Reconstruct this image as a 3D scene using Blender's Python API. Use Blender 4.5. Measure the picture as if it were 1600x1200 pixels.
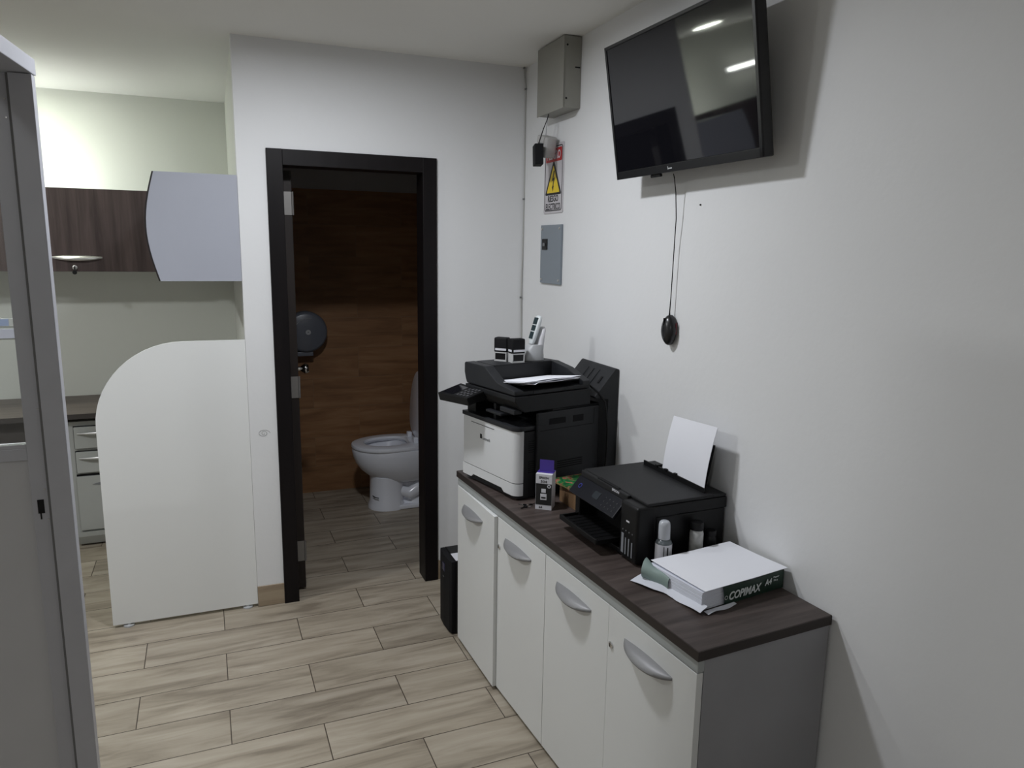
import bpy, bmesh, math, random
from mathutils import Matrix, Vector
random.seed(7)
PI = math.pi
for o in list(bpy.data.objects): bpy.data.objects.remove(o)
scn = bpy.context.scene
col = scn.collection

# ------------------------------------------------------------------ camera
cam_d = bpy.data.cameras.new('camera'); cam = bpy.data.objects.new('camera', cam_d); col.objects.link(cam)
FPX, YAW, PITCH, ROLL, CH = 1146.17, 0.3840, -0.1800, 0.0157, 1.6357
def cam_axes():
    cy, sy, cp, sp = math.cos(YAW), math.sin(YAW), math.cos(PITCH), math.sin(PITCH)
    f = Vector((sy*cp, cy*cp, sp)); r0 = Vector((cy, -sy, 0)); u0 = r0.cross(f)
    r = math.cos(ROLL)*r0 + math.sin(ROLL)*u0; u = -math.sin(ROLL)*r0 + math.cos(ROLL)*u0
    return r, u, f
_r, _u, _f = cam_axes()
cam.matrix_world = Matrix(((_r.x, _u.x, -_f.x, 0), (_r.y, _u.y, -_f.y, 0), (_r.z, _u.z, -_f.z, CH), (0, 0, 0, 1)))
cam_d.sensor_fit = 'HORIZONTAL'; cam_d.sensor_width = 36.0; cam_d.lens = FPX/1600*36.0
cam_d.clip_start = 0.02
scn.camera = cam

# ------------------------------------------------------------------ world and exposure
w = bpy.data.worlds.new('world'); scn.world = w; w.use_nodes = True
w.node_tree.nodes['Background'].inputs[0].default_value = (0.55, 0.6, 0.7, 1)
w.node_tree.nodes['Background'].inputs[1].default_value = 0.02
scn.view_settings.view_transform = 'Standard'; scn.view_settings.look = 'None'
scn.view_settings.gamma = 1.0; scn.view_settings.use_curve_mapping = False
scn.view_settings.exposure = 1.27
try: scn.cycles.max_bounces = 10; scn.cycles.diffuse_bounces = 6; scn.cycles.use_denoising = True; scn.cycles.sample_clamp_indirect = 4
except Exception: pass
P_MAIN, P_ALCOVE, P_ROOM, P_TUBE = 57.0, 14.0, 40.0, 22.0

# ------------------------------------------------------------------ dimensions
YB, XR, XL, HC = 3.3514, 1.402, 0.1083, 2.4755       # back wall, right wall, left end of back wall, ceiling
YFAR = 4.92

# ------------------------------------------------------------------ materials
MATS = {}
def mat(name, rgb, rough=0.6, metal=0.0, spec=0.5, emit=None, estr=0.0, trans=0.0, coat=0.0):
    if name in MATS: return MATS[name]
    m = bpy.data.materials.new(name); m.use_nodes = True
    b = m.node_tree.nodes['Principled BSDF']
    b.inputs['Base Color'].default_value = (*rgb, 1); b.inputs['Roughness'].default_value = rough
    b.inputs['Metallic'].default_value = metal; b.inputs['Specular IOR Level'].default_value = spec
    b.inputs['Transmission Weight'].default_value = trans; b.inputs['Coat Weight'].default_value = coat
    if emit: b.inputs['Emission Color'].default_value = (*emit, 1); b.inputs['Emission Strength'].default_value = estr
    MATS[name] = m; return m
def nodes(m): return m.node_tree.nodes, m.node_tree.links, m.node_tree.nodes['Principled BSDF']
def speckle(m, scale, amt, bump=0.0, stretch=(1, 1, 1), bscale=None, detail=4):
    """gentle procedural variation of the base colour and a little bump"""
    N, L, b = nodes(m)
    tc = N.new('ShaderNodeTexCoord'); mp = N.new('ShaderNodeMapping'); mp.inputs['Scale'].default_value = stretch
    L.new(tc.outputs['Object'], mp.inputs['Vector'])
    nz = N.new('ShaderNodeTexNoise'); nz.inputs['Scale'].default_value = scale; nz.inputs['Detail'].default_value = detail
    L.new(mp.outputs[0], nz.inputs['Vector'])
    c = b.inputs['Base Color'].default_value[:]
    rp = N.new('ShaderNodeValToRGB'); rp.color_ramp.elements[0].position = 0.3; rp.color_ramp.elements[1].position = 0.7
    rp.color_ramp.elements[0].color = tuple(x*(1-amt) for x in c[:3])+(1,)
    rp.color_ramp.elements[1].color = tuple(min(1, x*(1+amt)) for x in c[:3])+(1,)
    L.new(nz.outputs['Fac'], rp.inputs[0]); L.new(rp.outputs[0], b.inputs['Base Color'])
    if bump:
        n2 = N.new('ShaderNodeTexNoise'); n2.inputs['Scale'].default_value = bscale or scale*6; n2.inputs['Detail'].default_value = 3
        L.new(mp.outputs[0], n2.inputs['Vector'])
        bp = N.new('ShaderNodeBump'); bp.inputs['Strength'].default_value = bump; bp.inputs['Distance'].default_value = 0.002
        L.new(n2.outputs['Fac'], bp.inputs['Height']); L.new(bp.outputs[0], b.inputs['Normal'])
    return m
def wood(name, dark, light, stretch, rough=0.45, scale=1.0, spec=0.4):
    if name in MATS: return MATS[name]
    m = mat(name, light, rough, spec=spec); N, L, b = nodes(m)
    tc = N.new('ShaderNodeTexCoord'); mp = N.new('ShaderNodeMapping'); mp.inputs['Scale'].default_value = stretch
    L.new(tc.outputs['Object'], mp.inputs['Vector'])
    nz = N.new('ShaderNodeTexNoise'); nz.inputs['Scale'].default_value = scale; nz.inputs['Detail'].default_value = 6
    nz.inputs['Roughness'].default_value = 0.62; nz.inputs['Distortion'].default_value = 0.4
    L.new(mp.outputs[0], nz.inputs['Vector'])
    rp = N.new('ShaderNodeValToRGB'); rp.color_ramp.elements[0].position = 0.32; rp.color_ramp.elements[1].position = 0.68
    rp.color_ramp.elements[0].color = (*dark, 1); rp.color_ramp.elements[1].color = (*light, 1)
    L.new(nz.outputs['Fac'], rp.inputs[0]); L.new(rp.outputs[0], b.inputs['Base Color'])
    return m
def planks(name, cols, grout, loc, rz, swz=None, rough=0.42, mortar=0.0035, grain=0.5):
    """wood-look 20x60 tiles in running bond"""
    m = mat(name, cols[0], rough, spec=0.45); N, L, b = nodes(m)
    tc = N.new('ShaderNodeTexCoord'); src = tc.outputs['Object']
    if swz:
        sx = N.new('ShaderNodeSeparateXYZ'); cx = N.new('ShaderNodeCombineXYZ'); L.new(src, sx.inputs[0])
        for i, a in enumerate(swz):
            if a is not None: L.new(sx.outputs[a], cx.inputs[i])
        src = cx.outputs[0]
    mp = N.new('ShaderNodeMapping'); mp.vector_type = 'TEXTURE'
    mp.inputs['Location'].default_value = (loc[0], loc[1], 0); mp.inputs['Rotation'].default_value = (0, 0, rz)
    L.new(src, mp.inputs['Vector'])
    def brick(c1, c2, mo):
        br = N.new('ShaderNodeTexBrick'); br.offset = 0.5; br.offset_frequency = 2; br.squash = 1.0
        br.inputs['Scale'].default_value = 1.0; br.inputs['Mortar Size'].default_value = mortar/2
        br.inputs['Mortar Smooth'].default_value = 0.05; br.inputs['Bias'].default_value = 0
        br.inputs['Brick Width'].default_value = 0.602; br.inputs['Row Height'].default_value = 0.2
        br.inputs['Color1'].default_value = c1; br.inputs['Color2'].default_value = c2; br.inputs['Mortar'].default_value = mo
        L.new(mp.outputs[0], br.inputs['Vector']); return br
    idb = brick((0, 0, 0, 1), (1, 1, 1, 1), (0.5, 0.5, 0.5, 1))
    # grain, shifted per plank
    add = N.new('ShaderNodeVectorMath'); add.operation = 'MULTIPLY_ADD'
    L.new(idb.outputs['Color'], add.inputs[0]); add.inputs[1].default_value = (7.3, 3.1, 0); L.new(mp.outputs[0], add.inputs[2])
    m2 = N.new('ShaderNodeMapping'); m2.inputs['Scale'].default_value = (2.2, 17, 1); L.new(add.outputs[0], m2.inputs['Vector'])
    nz = N.new('ShaderNodeTexNoise'); nz.inputs['Scale'].default_value = 1.0; nz.inputs['Detail'].default_value = 7
    nz.inputs['Roughness'].default_value = 0.6; nz.inputs['Distortion'].default_value = 0.6; L.new(m2.outputs[0], nz.inputs['Vector'])
    rp = N.new('ShaderNodeValToRGB'); e = rp.color_ramp.elements
    e[0].position = 0.5-grain*0.45; e[1].position = 0.5+grain*0.45
    e[0].color = (*cols[1], 1); e[1].color = (*cols[2], 1)
    x = e.new(0.5); x.color = (*cols[0], 1)
    L.new(nz.outputs['Fac'], rp.inputs[0])
    br = N.new('ShaderNodeMix'); br.data_type = 'RGBA'; br.blend_type = 'MULTIPLY'; br.inputs[0].default_value = 1
    tint = N.new('ShaderNodeMapRange'); tint.inputs['To Min'].default_value = 0.93; tint.inputs['To Max'].default_value = 1.06
    L.new(idb.outputs['Color'], tint.inputs['Value'])
    L.new(rp.outputs[0], br.inputs[6]); L.new(tint.outputs[0], br.inputs[7])
    mx = N.new('ShaderNodeMix'); mx.data_type = 'RGBA'
    L.new(idb.outputs['Fac'], mx.inputs[0]); L.new(br.outputs[2], mx.inputs[6]); mx.inputs[7].default_value = (*grout, 1)
    L.new(mx.outputs[2], b.inputs['Base Color'])
    bp = N.new('ShaderNodeBump'); bp.inputs['Strength'].default_value = 0.5; bp.inputs['Distance'].default_value = 0.001; bp.invert = True
    L.new(idb.outputs['Fac'], bp.inputs['Height']); L.new(bp.outputs[0], b.inputs['Normal'])
    MATS[name] = m; return m

M_WALL = speckle(mat('wall_paint', (0.72, 0.725, 0.73), 0.55, spec=0.35), 2.0, 0.012, 0.25, bscale=40)
M_WALLA = speckle(mat('alcove_paint', (0.70, 0.715, 0.66), 0.6, spec=0.3), 2.0, 0.012, 0.2, bscale=40)
M_CEIL = speckle(mat('ceiling_paint', (0.80, 0.795, 0.76), 0.8, spec=0.2), 1.5, 0.02, 0.2, bscale=30)
M_FLOOR = planks('floor_tile', ((0.315, 0.272, 0.212), (0.20, 0.168, 0.128), (0.39, 0.345, 0.28)), (0.05, 0.035, 0.025), (-0.348+0.301, 3.7735, 0), 0.0134, grain=0.36)
M_BATH = planks('bath_tile', ((0.24, 0.120, 0.052), (0.15, 0.072, 0.03), (0.32, 0.175, 0.085)), (0.22, 0.14, 0.08), (0.87+0.30, 0.98+0.2, 0), 0, swz=(0, 2, None), rough=0.5, mortar=0.002)
M_BATHS = planks('bath_tile_side', ((0.24, 0.120, 0.052), (0.15, 0.072, 0.03), (0.32, 0.175, 0.085)), (0.22, 0.14, 0.08), (0.1, 0.98, 0), 0, swz=(1, 2, None), rough=0.5, mortar=0.002)
M_BASE = planks('baseboard_tile', ((0.30, 0.235, 0.165), (0.2, 0.15, 0.10), (0.38, 0.31, 0.22)), (0.1, 0.08, 0.06), (0, 0.0, 0), 0, swz=(0, 2, None))
M_CASING = wood('door_casing_wood', (0.0045, 0.0035, 0.004), (0.008, 0.006, 0.0065), (20, 20, 1.5), 0.45, 1.0, 0.18)
M_LEAF = wood('door_leaf_wood', (0.008, 0.0045, 0.0035), (0.015, 0.009, 0.007), (20, 20, 1.5), 0.6, 1.0)
M_STEEL = mat('brushed_steel', (0.55, 0.54, 0.52), 0.35, 0.9)
M_CHROME = mat('chrome', (0.7, 0.7, 0.7), 0.12, 1.0)
M_PORC = mat('porcelain', (0.78, 0.80, 0.86), 0.18, spec=0.6, coat=0.3)
M_PLG = mat('dispenser_plastic', (0.115, 0.125, 0.15), 0.3)
M_WHITE = speckle(mat('white_melamine', (0.66, 0.67, 0.665), 0.42), 3, 0.01)
M_CARC = speckle(mat('grey_melamine', (0.34, 0.36, 0.36), 0.5), 6, 0.03)
M_SIDE = speckle(mat('carcass_side', (0.27, 0.27, 0.285), 0.5), 5, 0.06)
M_TOP = wood('dark_oak_laminate', (0.030, 0.022, 0.0195), (0.085, 0.066, 0.060), (2.2, 26, 8), 0.45, 1.2, 0.3)
M_TOPE = mat('dark_oak_edge', (0.030, 0.023, 0.021), 0.5, spec=0.3)
M_OVER = wood('overhead_wenge', (0.035, 0.022, 0.021), (0.10, 0.072, 0.068), (22, 22, 1.2), 0.4, 1.0)
M_OVERG = speckle(mat('overhead_grey', (0.36, 0.375, 0.43), 0.5), 4, 0.015)
M_DESKT = wood('desk_top_wood', (0.10, 0.08, 0.07), (0.17, 0.14, 0.12), (3, 25, 4), 0.45)
M_DESKD = wood('desk_dark_wood', (0.035, 0.03, 0.028), (0.055, 0.048, 0.044), (3, 25, 4), 0.5)
M_DRAW = mat('drawer_grey', (0.33, 0.34, 0.325), 0.5)
M_ALU = speckle(mat('grey_aluminium', (0.45, 0.455, 0.49), 0.42, 0.15), 10, 0.03)
M_ALUP = speckle(mat('partition_panel', (0.50, 0.50, 0.51), 0.45), 5, 0.02)
M_BLK = mat('black_plastic', (0.0045, 0.0045, 0.005), 0.45, spec=0.28)
M_BLKM = mat('black_matte', (0.006, 0.006, 0.007), 0.7, spec=0.2)
M_PRN = speckle(mat('printer_charcoal', (0.007, 0.0075, 0.009), 0.5, spec=0.35), 40, 0.08, 0.15)
M_PRN2 = speckle(mat('printer_charcoal_light', (0.013, 0.014, 0.0165), 0.5, spec=0.4), 40, 0.06, 0.15)
M_LID = speckle(mat('scanner_lid_black', (0.011, 0.011, 0.012), 0.55, spec=0.35), 60, 0.08, 0.3, bscale=500)
M_PW = mat('printer_white', (0.60, 0.61, 0.62), 0.35)
M_SCR = mat('tv_glass', (0.006, 0.006, 0.008), 0.04, spec=0.6)
M_BEZ = mat('tv_bezel', (0.010, 0.010, 0.011), 0.3, spec=0.4)
M_PAPER = mat('white_paper', (0.80, 0.81, 0.86), 0.8, spec=0.2)
M_INK = mat('print_black', (0.01, 0.01, 0.01), 0.6)
M_RED = mat('sign_red', (0.42, 0.02, 0.02), 0.5)
M_YEL = mat('sign_yellow', (0.75, 0.55, 0.02), 0.5)
M_SIGN = mat('sign_white', (0.52, 0.5, 0.52), 0.45)
M_BOXG = speckle(mat('enclosure_paint', (0.27, 0.265, 0.235), 0.5), 8, 0.03)
M_PANEL = mat('breaker_grey', (0.20, 0.23, 0.26), 0.45)
M_GREEN = mat('ream_green', (0.012, 0.035, 0.022), 0.4)
M_GREENI = mat('ream_wrapper_inside', (0.22, 0.29, 0.27), 0.6)
M_GTXT = mat('ream_lettering', (0.72, 0.76, 0.76), 0.5)
M_PURP = mat('box_purple', (0.055, 0.03, 0.25), 0.5)
M_LBL = mat('label_white', (0.62, 0.62, 0.66), 0.5)
M_GREYL = mat('light_grey_plastic', (0.40, 0.41, 0.42), 0.4)
M_GREYM = mat('mid_grey', (0.16, 0.165, 0.17), 0.5)
M_KRAFT = wood('brown_cardboard', (0.14, 0.08, 0.04), (0.22, 0.13, 0.065), (4, 4, 20), 0.7)
M_LIGHTMAIN = mat('lamp_main', (1, 1, 1), emit=(0.955, 0.985, 1.04), estr=P_MAIN*2.2)
M_LIGHTALC = mat('lamp_alcove', (1, 1, 1), emit=(0.94, 1.0, 0.86), estr=P_ALCOVE*2.2)
M_LIGHTROOM = mat('lamp_room', (1, 1, 1), emit=(0.97, 0.99, 1.0), estr=P_ROOM*2.2)
M_LIGHTFILL = mat('lamp_fill_added', (1, 1, 1), emit=(0.96, 0.98, 1.0), estr=95)
M_TUBE = mat('lamp_tube', (1, 1, 1), emit=(0.97, 1.0, 0.93), estr=P_TUBE)
# glass
M_GLASS = mat('clear_glass', (0.93, 0.96, 0.95), 0.0, spec=0.5)
def _glass():
    N, L, b = nodes(M_GLASS); tr = N.new('ShaderNodeBsdfTransparent'); tr.inputs[0].default_value = (0.97, 0.98, 0.98, 1)
    gl = N.new('ShaderNodeBsdfGlossy'); gl.inputs['Roughness'].default_value = 0.01
    fr = N.new('ShaderNodeFresnel'); fr.inputs[0].default_value = 1.45
    mx = N.new('ShaderNodeMixShader'); L.new(fr.outputs[0], mx.inputs[0]); L.new(tr.outputs[0], mx.inputs[1]); L.new(gl.outputs[0], mx.inputs[2])
    L.new(mx.outputs[0], N['Material Output'].inputs[0])
_glass()
M_CLEARP = mat('clear_plastic', (0.75, 0.8, 0.85), 0.15, spec=0.6, trans=0.35)

# ------------------------------------------------------------------ mesh builders
class MB:
    def __init__(s): s.bm = bmesh.new()
    def _merge(s, t, M=None):
        if M is not None: bmesh.ops.transform(t, matrix=M, verts=t.verts)
        me = bpy.data.meshes.new('t'); t.to_mesh(me); s.bm.from_mesh(me); bpy.data.meshes.remove(me); t.free(); return s
    def box(s, x0, x1, y0, y1, z0, z1, bev=0.0, seg=2, M=None, edges=None):
        t = bmesh.new(); bmesh.ops.create_cube(t, size=1)
        for v in t.verts: v.co = Vector(((x0+x1)/2+v.co.x*(x1-x0), (y0+y1)/2+v.co.y*(y1-y0), (z0+z1)/2+v.co.z*(z1-z0)))
        if bev:
            es = [e for e in t.edges if edges is None or edges(e)]
            bmesh.ops.bevel(t, geom=es, offset=bev, segments=seg, profile=0.6, affect='EDGES', clamp_overlap=True)
        return s._merge(t, M)
    def prism(s, pts, axis, a0, a1, bev=0.0, M=None):
        """pts 2D outline; axis 'x': (y,z), 'y': (x,z), 'z': (x,y); extruded a0..a1"""
        t = bmesh.new()
        def c(p, a): return {'x': (a, p[0], p[1]), 'y': (p[0], a, p[1]), 'z': (p[0], p[1], a)}[axis]
        A = [t.verts.new(c(p, a0)) for p in pts]; B = [t.verts.new(c(p, a1)) for p in pts]; n = len(pts)
        t.faces.new(A); t.faces.new(B[::-1])
        for i in range(n): t.faces.new((A[i], B[i], B[(i+1) % n], A[(i+1) % n]))
        bmesh.ops.recalc_face_normals(t, faces=t.faces)
        if bev: bmesh.ops.bevel(t, geom=list(t.edges), offset=bev, segments=2, profile=0.6, affect='EDGES', clamp_overlap=True)
        return s._merge(t, M)
    def lathe(s, prof, n=32, M=None, sx=1, sy=1):
        t = bmesh.new(); rings = []
        for r, z in prof:
            if r < 1e-6: rings.append([t.verts.new((0, 0, z))])
            else: rings.append([t.verts.new((r*math.cos(2*PI*k/n)*sx, r*math.sin(2*PI*k/n)*sy, z)) for k in range(n)])
        for a, b in zip(rings, rings[1:]):
            for k in range(n):
                k2 = (k+1) % n
                if len(a) == 1 and len(b) == 1: continue
                if len(a) == 1: t.faces.new((a[0], b[k2], b[k]))
                elif len(b) == 1: t.faces.new((a[k], a[k2], b[0]))
                else: t.faces.new((a[k], a[k2], b[k2], b[k]))
        bmesh.ops.recalc_face_normals(t, faces=t.faces)
        return s._merge(t, M)
    def loft(s, rings, cap=True, closed=True, M=None):
        t = bmesh.new(); R = [[t.verts.new(p) for p in r] for r in rings]; n = len(R[0])
        for a, b in zip(R, R[1:]):
            for k in range(n if closed else n-1):
                k2 = (k+1) % n; t.faces.new((a[k], a[k2], b[k2], b[k]))
        if cap and closed: t.faces.new(R[0][::-1]); t.faces.new(R[-1])
        bmesh.ops.recalc_face_normals(t, faces=t.faces)
        return s._merge(t, M)
    def tube(s, pts, r, n=8, M=None):
        pts = [Vector(p) for p in pts]; rings = []
        up = Vector((0.13, 0.2, 1)).normalized()
        for i, p in enumerate(pts):
            d = (pts[min(i+1, len(pts)-1)]-pts[max(i-1, 0)]).normalized()
            a = d.cross(up)
            if a.length < 1e-3: a = d.cross(Vector((1, 0, 0)))
            a.normalize(); b = d.cross(a).normalized()
            rr = r[i] if isinstance(r, (list, tuple)) else r
            rings.append([p+a*rr*math.cos(2*PI*k/n)+b*rr*math.sin(2*PI*k/n) for k in range(n)])
        return s.loft(rings, M=M)
    def sheet(s, f, nu, nv, th, M=None):
        """thin sheet f(u,v)->point, given thickness"""
        t = bmesh.new(); P = [[Vector(f(i/nu, j/nv)) for j in range(nv+1)] for i in range(nu+1)]
        V = [[t.verts.new(p) for p in row] for row in P]
        for i in range(nu):
            for j in range(nv): t.faces.new((V[i][j], V[i+1][j], V[i+1][j+1], V[i][j+1]))
        bmesh.ops.recalc_face_normals(t, faces=t.faces)
        bmesh.ops.solidify(t, geom=t.faces[:], thickness=th)
        return s._merge(t, M)
    def rot(s, M): bmesh.ops.transform(s.bm, matrix=M, verts=s.bm.verts); return s
    def done(s, name, m, parent=None, smooth=None, label=None):
        me = bpy.data.meshes.new(name); s.bm.to_mesh(me); s.bm.free()
        me.materials.append(m)
        o = bpy.data.objects.new(name, me); col.objects.link(o)
        if smooth is not None:
            for p in me.polygons: p.use_smooth = True
            try: me.set_sharp_from_angle(angle=math.radians(smooth))
            except Exception: pass
        if parent: o.parent = parent
        if label: o['label'] = label
        return o
def tag(o, label, cat, group=None, kind=None):
    if label: o['label'] = label
    if cat: o['category'] = cat
    if group: o['group'] = group
    if kind: o['kind'] = kind
    return o
def thing(name, label, cat, M=None, loc=None, rz=0, group=None):
    o = bpy.data.objects.new(name, None); col.objects.link(o); o.empty_display_size = 0.05
    o.matrix_world = M if M is not None else Matrix.Translation(loc or (0, 0, 0)) @ Matrix.Rotation(rz, 4, 'Z')
    return tag(o, label, cat, group)
def struct(o): o['kind'] = 'structure'; return o
def frame(o, X, Y, Z):
    return Matrix(((X[0], Y[0], Z[0], o[0]), (X[1], Y[1], Z[1], o[1]), (X[2], Y[2], Z[2], o[2]), (0, 0, 0, 1)))
def fr_left(o):   # a face that looks towards -X: text runs along -Y
    return frame(o, (0, -1, 0), (0, 0, 1), (-1, 0, 0))
def fr_cam(o):    # a face that looks towards -Y
    return frame(o, (1, 0, 0), (0, 0, 1), (0, -1, 0))
def text(name, s, w, h, m, parent, M, th=0.0006, bold=0.0, shear=0.0, label=None):
    """lettering w x h, centred at the origin of M, lying in its XY plane"""
    cu = bpy.data.curves.new('t', 'FONT'); cu.body = s; cu.size = 1; cu.extrude = 0.02; cu.offset = bold; cu.shear = shear
    cu.resolution_u = 3
    to = bpy.data.objects.new('t', cu); col.objects.link(to)
    bpy.context.view_layer.update()
    me = bpy.data.meshes.new_from_object(to.evaluated_get(bpy.context.evaluated_depsgraph_get()))
    bpy.data.objects.remove(to); bpy.data.curves.remove(cu)
    xs = [v.co.x for v in me.vertices]; ys = [v.co.y for v in me.vertices]
    cx, cy, W, H = (min(xs)+max(xs))/2, (min(ys)+max(ys))/2, max(xs)-min(xs), max(ys)-min(ys)
    for v in me.vertices:
        v.co = M @ Vector(((v.co.x-cx)/W*w, (v.co.y-cy)/H*h, (v.co.z/0.04+0.5)*th))
    me.materials.clear(); me.materials.append(m); me.name = name
    o = bpy.data.objects.new(name, me); col.objects.link(o); o.parent = parent
    if label: o['label'] = label
    return o
def ellring(cx, cy, rx, ry, z, n=32, p=2.0, sq=0):
    out = []
    for k in range(n):
        a = 2*PI*k/n; c, s_ = math.cos(a), math.sin(a)
        out.append((cx+rx*math.copysign(abs(c)**(2/p), c), cy+ry*math.copysign(abs(s_)**(2/p), s_), z))
    return out

# ================================================================== STRUCTURE
X0, Y0 = -3.2, -2.2
struct(MB().box(X0, 1.6, Y0, 5.1, -0.1, 0).done('floor', M_FLOOR))
struct(MB().box(X0, 1.6, Y0, 5.1, HC, HC+0.1).done('ceiling', M_CEIL))
struct(MB().box(XR, XR+0.12, Y0, YB+0.12, 0, HC).done('wall_right', M_WALL))
DX0, DX1, DZ = 0.262, 0.925, 2.005          # rough opening
b = MB(); b.box(XL, DX0, YB, YB+0.1, 0, HC); b.box(DX1, XR, YB, YB+0.1, 0, HC); b.box(DX0, DX1, YB, YB+0.1, DZ, HC)
struct(b.done('wall_back', M_WALL))
struct(MB().box(X0, XL, YFAR, YFAR+0.1, 0, HC).done('wall_far', M_WALLA))
struct(MB().box(XL, XL+0.1, YB+0.1, YFAR, 0, HC).done('wall_alcove', M_WALLA))
struct(MB().box(X0-0.1, X0, Y0, YFAR, 0, HC).done('wall_left', M_WALL))
struct(MB().box(X0, XR, Y0-0.1, Y0, 0, HC).done('wall_front', M_WALL))
# bathroom shell: wood tile below two metres, grey paint above
BX0, BX1 = XL+0.1, 1.50
M_BPAINT = mat('bath_paint', (0.36, 0.36, 0.38), 0.7)
struct(MB().box(BX0, BX1, YFAR, YFAR+0.1, 0, 2.0).done('wall_bathroom_far', M_BATH))
struct(MB().box(BX0, BX1, YFAR+0.005, YFAR+0.1, 2.0, HC).done('wall_bathroom_far_upper', M_BPAINT))
struct(MB().box(BX1, BX1+0.1, YB+0.1, YFAR, 0, HC).done('wall_bathroom_right', M_BATHS))
struct(MB().box(BX0, BX0+0.012, YB+0.1, YFAR, 0, 2.0).done('wall_bathroom_left', M_BATHS))
# baseboard
b = MB().box(XL, 0.226, YB-0.008, YB, 0, 0.098); struct(b.done('baseboard_back', M_BASE))
struct(MB().box(0.966, XR, YB-0.008, YB, 0, 0.098).done('baseboard_back_right', M_BASE))
struct(MB().box(X0, XL, YFAR-0.008, YFAR, 0, 0.09).done('baseboard_far', M_BASE))
# door casing + jamb
e = thing('trim_1', None, None); struct(e)
CW = 0.066; cx0, cx1, ct = 0.2248, 0.964, 2.0416
b = MB(); b.box(cx0, cx0+CW, YB-0.014, YB, 0, ct, 0.002); b.box(cx1-CW, cx1, YB-0.014, YB, 0, ct, 0.002); b.box(cx0+CW, cx1-CW, YB-0.0135, YB, ct-CW, ct, 0.0015)
b.done('casing', M_CASING, e)
b = MB(); b.box(DX0, cx0+CW, YB, YB+0.1, 0, DZ); b.box(cx1-CW, DX1, YB, YB+0.1, 0, DZ); b.box(cx0+CW, cx1-CW, YB, YB+0.1, ct-CW, DZ)
b.done('jamb', M_CASING, e)
# bathroom door, swung inwards
DH = (0.2925, YB+0.103)
e = thing('door_1', None, None, loc=(DH[0]+0.002, DH[1], 0), rz=math.radians(90-2.2)); struct(e)
e.matrix_world = Matrix.Translation((DH[0]+0.004, DH[1]+0.002, 0)) @ Matrix.Rotation(math.radians(87.5), 4, 'Z')
leaf = MB().box(0, 0.60, -0.038, 0, 0.012, 1.965, 0.002).done('door_leaf', M_LEAF, e)
b = MB()
for s_ in (-1,):
    Mk = Matrix.Translation((0.54, -0.038, 1.0)) @ Matrix.Rotation(PI/2, 4, 'X')
    b.lathe([(0, 0), (0.03, 0), (0.032, 0.004), (0.026, 0.010), (0.012, 0.014), (0.011, 0.040), (0.02, 0.050), (0.027, 0.060), (0.027, 0.072), (0.02, 0.082), (0, 0.086)], 24, Mk)
b.done('door_knob', M_CHROME, e, 40)
for z in (1.825, 1.0, 0.2):
    b = MB(); b.box(-0.0035, 0.0, -0.037, -0.003, z-0.05, z+0.05); b.tube([(-0.004, -0.040, z-0.05), (-0.004, -0.040, z+0.05)], 0.005, 10)
    b.done('hinge', mat('hinge_steel', (0.22, 0.21, 0.20), 0.45, 0.6), e)

# ================================================================== LIGHTS (fixtures and an added fill)
def downlight(name, label, loc, r, m, grp=None):
    e = thing(name, label, 'ceiling light', loc=loc, group=grp)
    MB().lathe([(r+0.0005, 0), (r+0.018, 0), (r+0.016, -0.008), (r+0.0005, -0.010)], 40).lathe([(r+0.0005, 0), (r+0.0005, -0.010)], 40).done('trim_ring', mat('lamp_ring', (0.7, 0.7, 0.7), 0.4), e, 40)
    MB().lathe([(0, -0.006), (r, -0.006)], 40).done('diffuser', m, e)
    return e
downlight('ceiling_light', 'round white downlight in the ceiling before the bathroom door', (0.30, 2.28, HC), 0.085, M_LIGHTMAIN)
downlight('ceiling_light', 'round white downlight above the desk alcove, mirrored in the television', (-0.98, 4.42, HC), 0.10, M_LIGHTALC)
downlight('ceiling_light', 'small added fill downlight, unseen in the ceiling behind the viewer', (-1.1, -0.7, HC), 0.08, M_LIGHTFILL)  # added unseen fill that brightens the partition front and cabinet side
downlight('ceiling_light', 'round white downlight in the open office area to the left', (-1.65, 2.7, HC), 0.12, M_LIGHTROOM)

# ================================================================== STORAGE CABINET AND COUNTERTOP
CA = 0.064; CORG = (0.9761, 1.2569, 0.0)
CM = Matrix.Translation(CORG) @ Matrix.Rotation(CA, 4, 'Z')       # local x: towards wall, y: away from camera
cab = thing('storage_cabinet', 'long low white four-door storage cabinet along the right wall', 'cabinet', M=CM)
CL_, CD, HT = 1.4996, 0.415, 0.748
b = MB()
b.box(0.019, CD, 0.0, 0.018, 0.012, 0.7225)                        # near side panel
b.box(0.019, CD, CL_-0.018, CL_, 0.012, 0.7225)
b.box(CD-0.012, CD, 0.018, CL_-0.018, 0.05, 0.7225)
b.box(0.019, CD-0.012, 0.018, CL_-0.018, 0.03, 0.05)
b.box(0.03, CD-0.012, 0.741, 0.759, 0.05, 0.70)
b.done('side_panels', M_SIDE, cab)
MB().box(0.0, 0.019, 0.0, CL_, 0.692, 0.7225, 0.0012).done('top_rail', M_CARC, cab)
MB().box(0.05, CD-0.03, 0.03, CL_-0.03, 0.0, 0.03).done('plinth', M_BLKM, cab)
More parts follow.
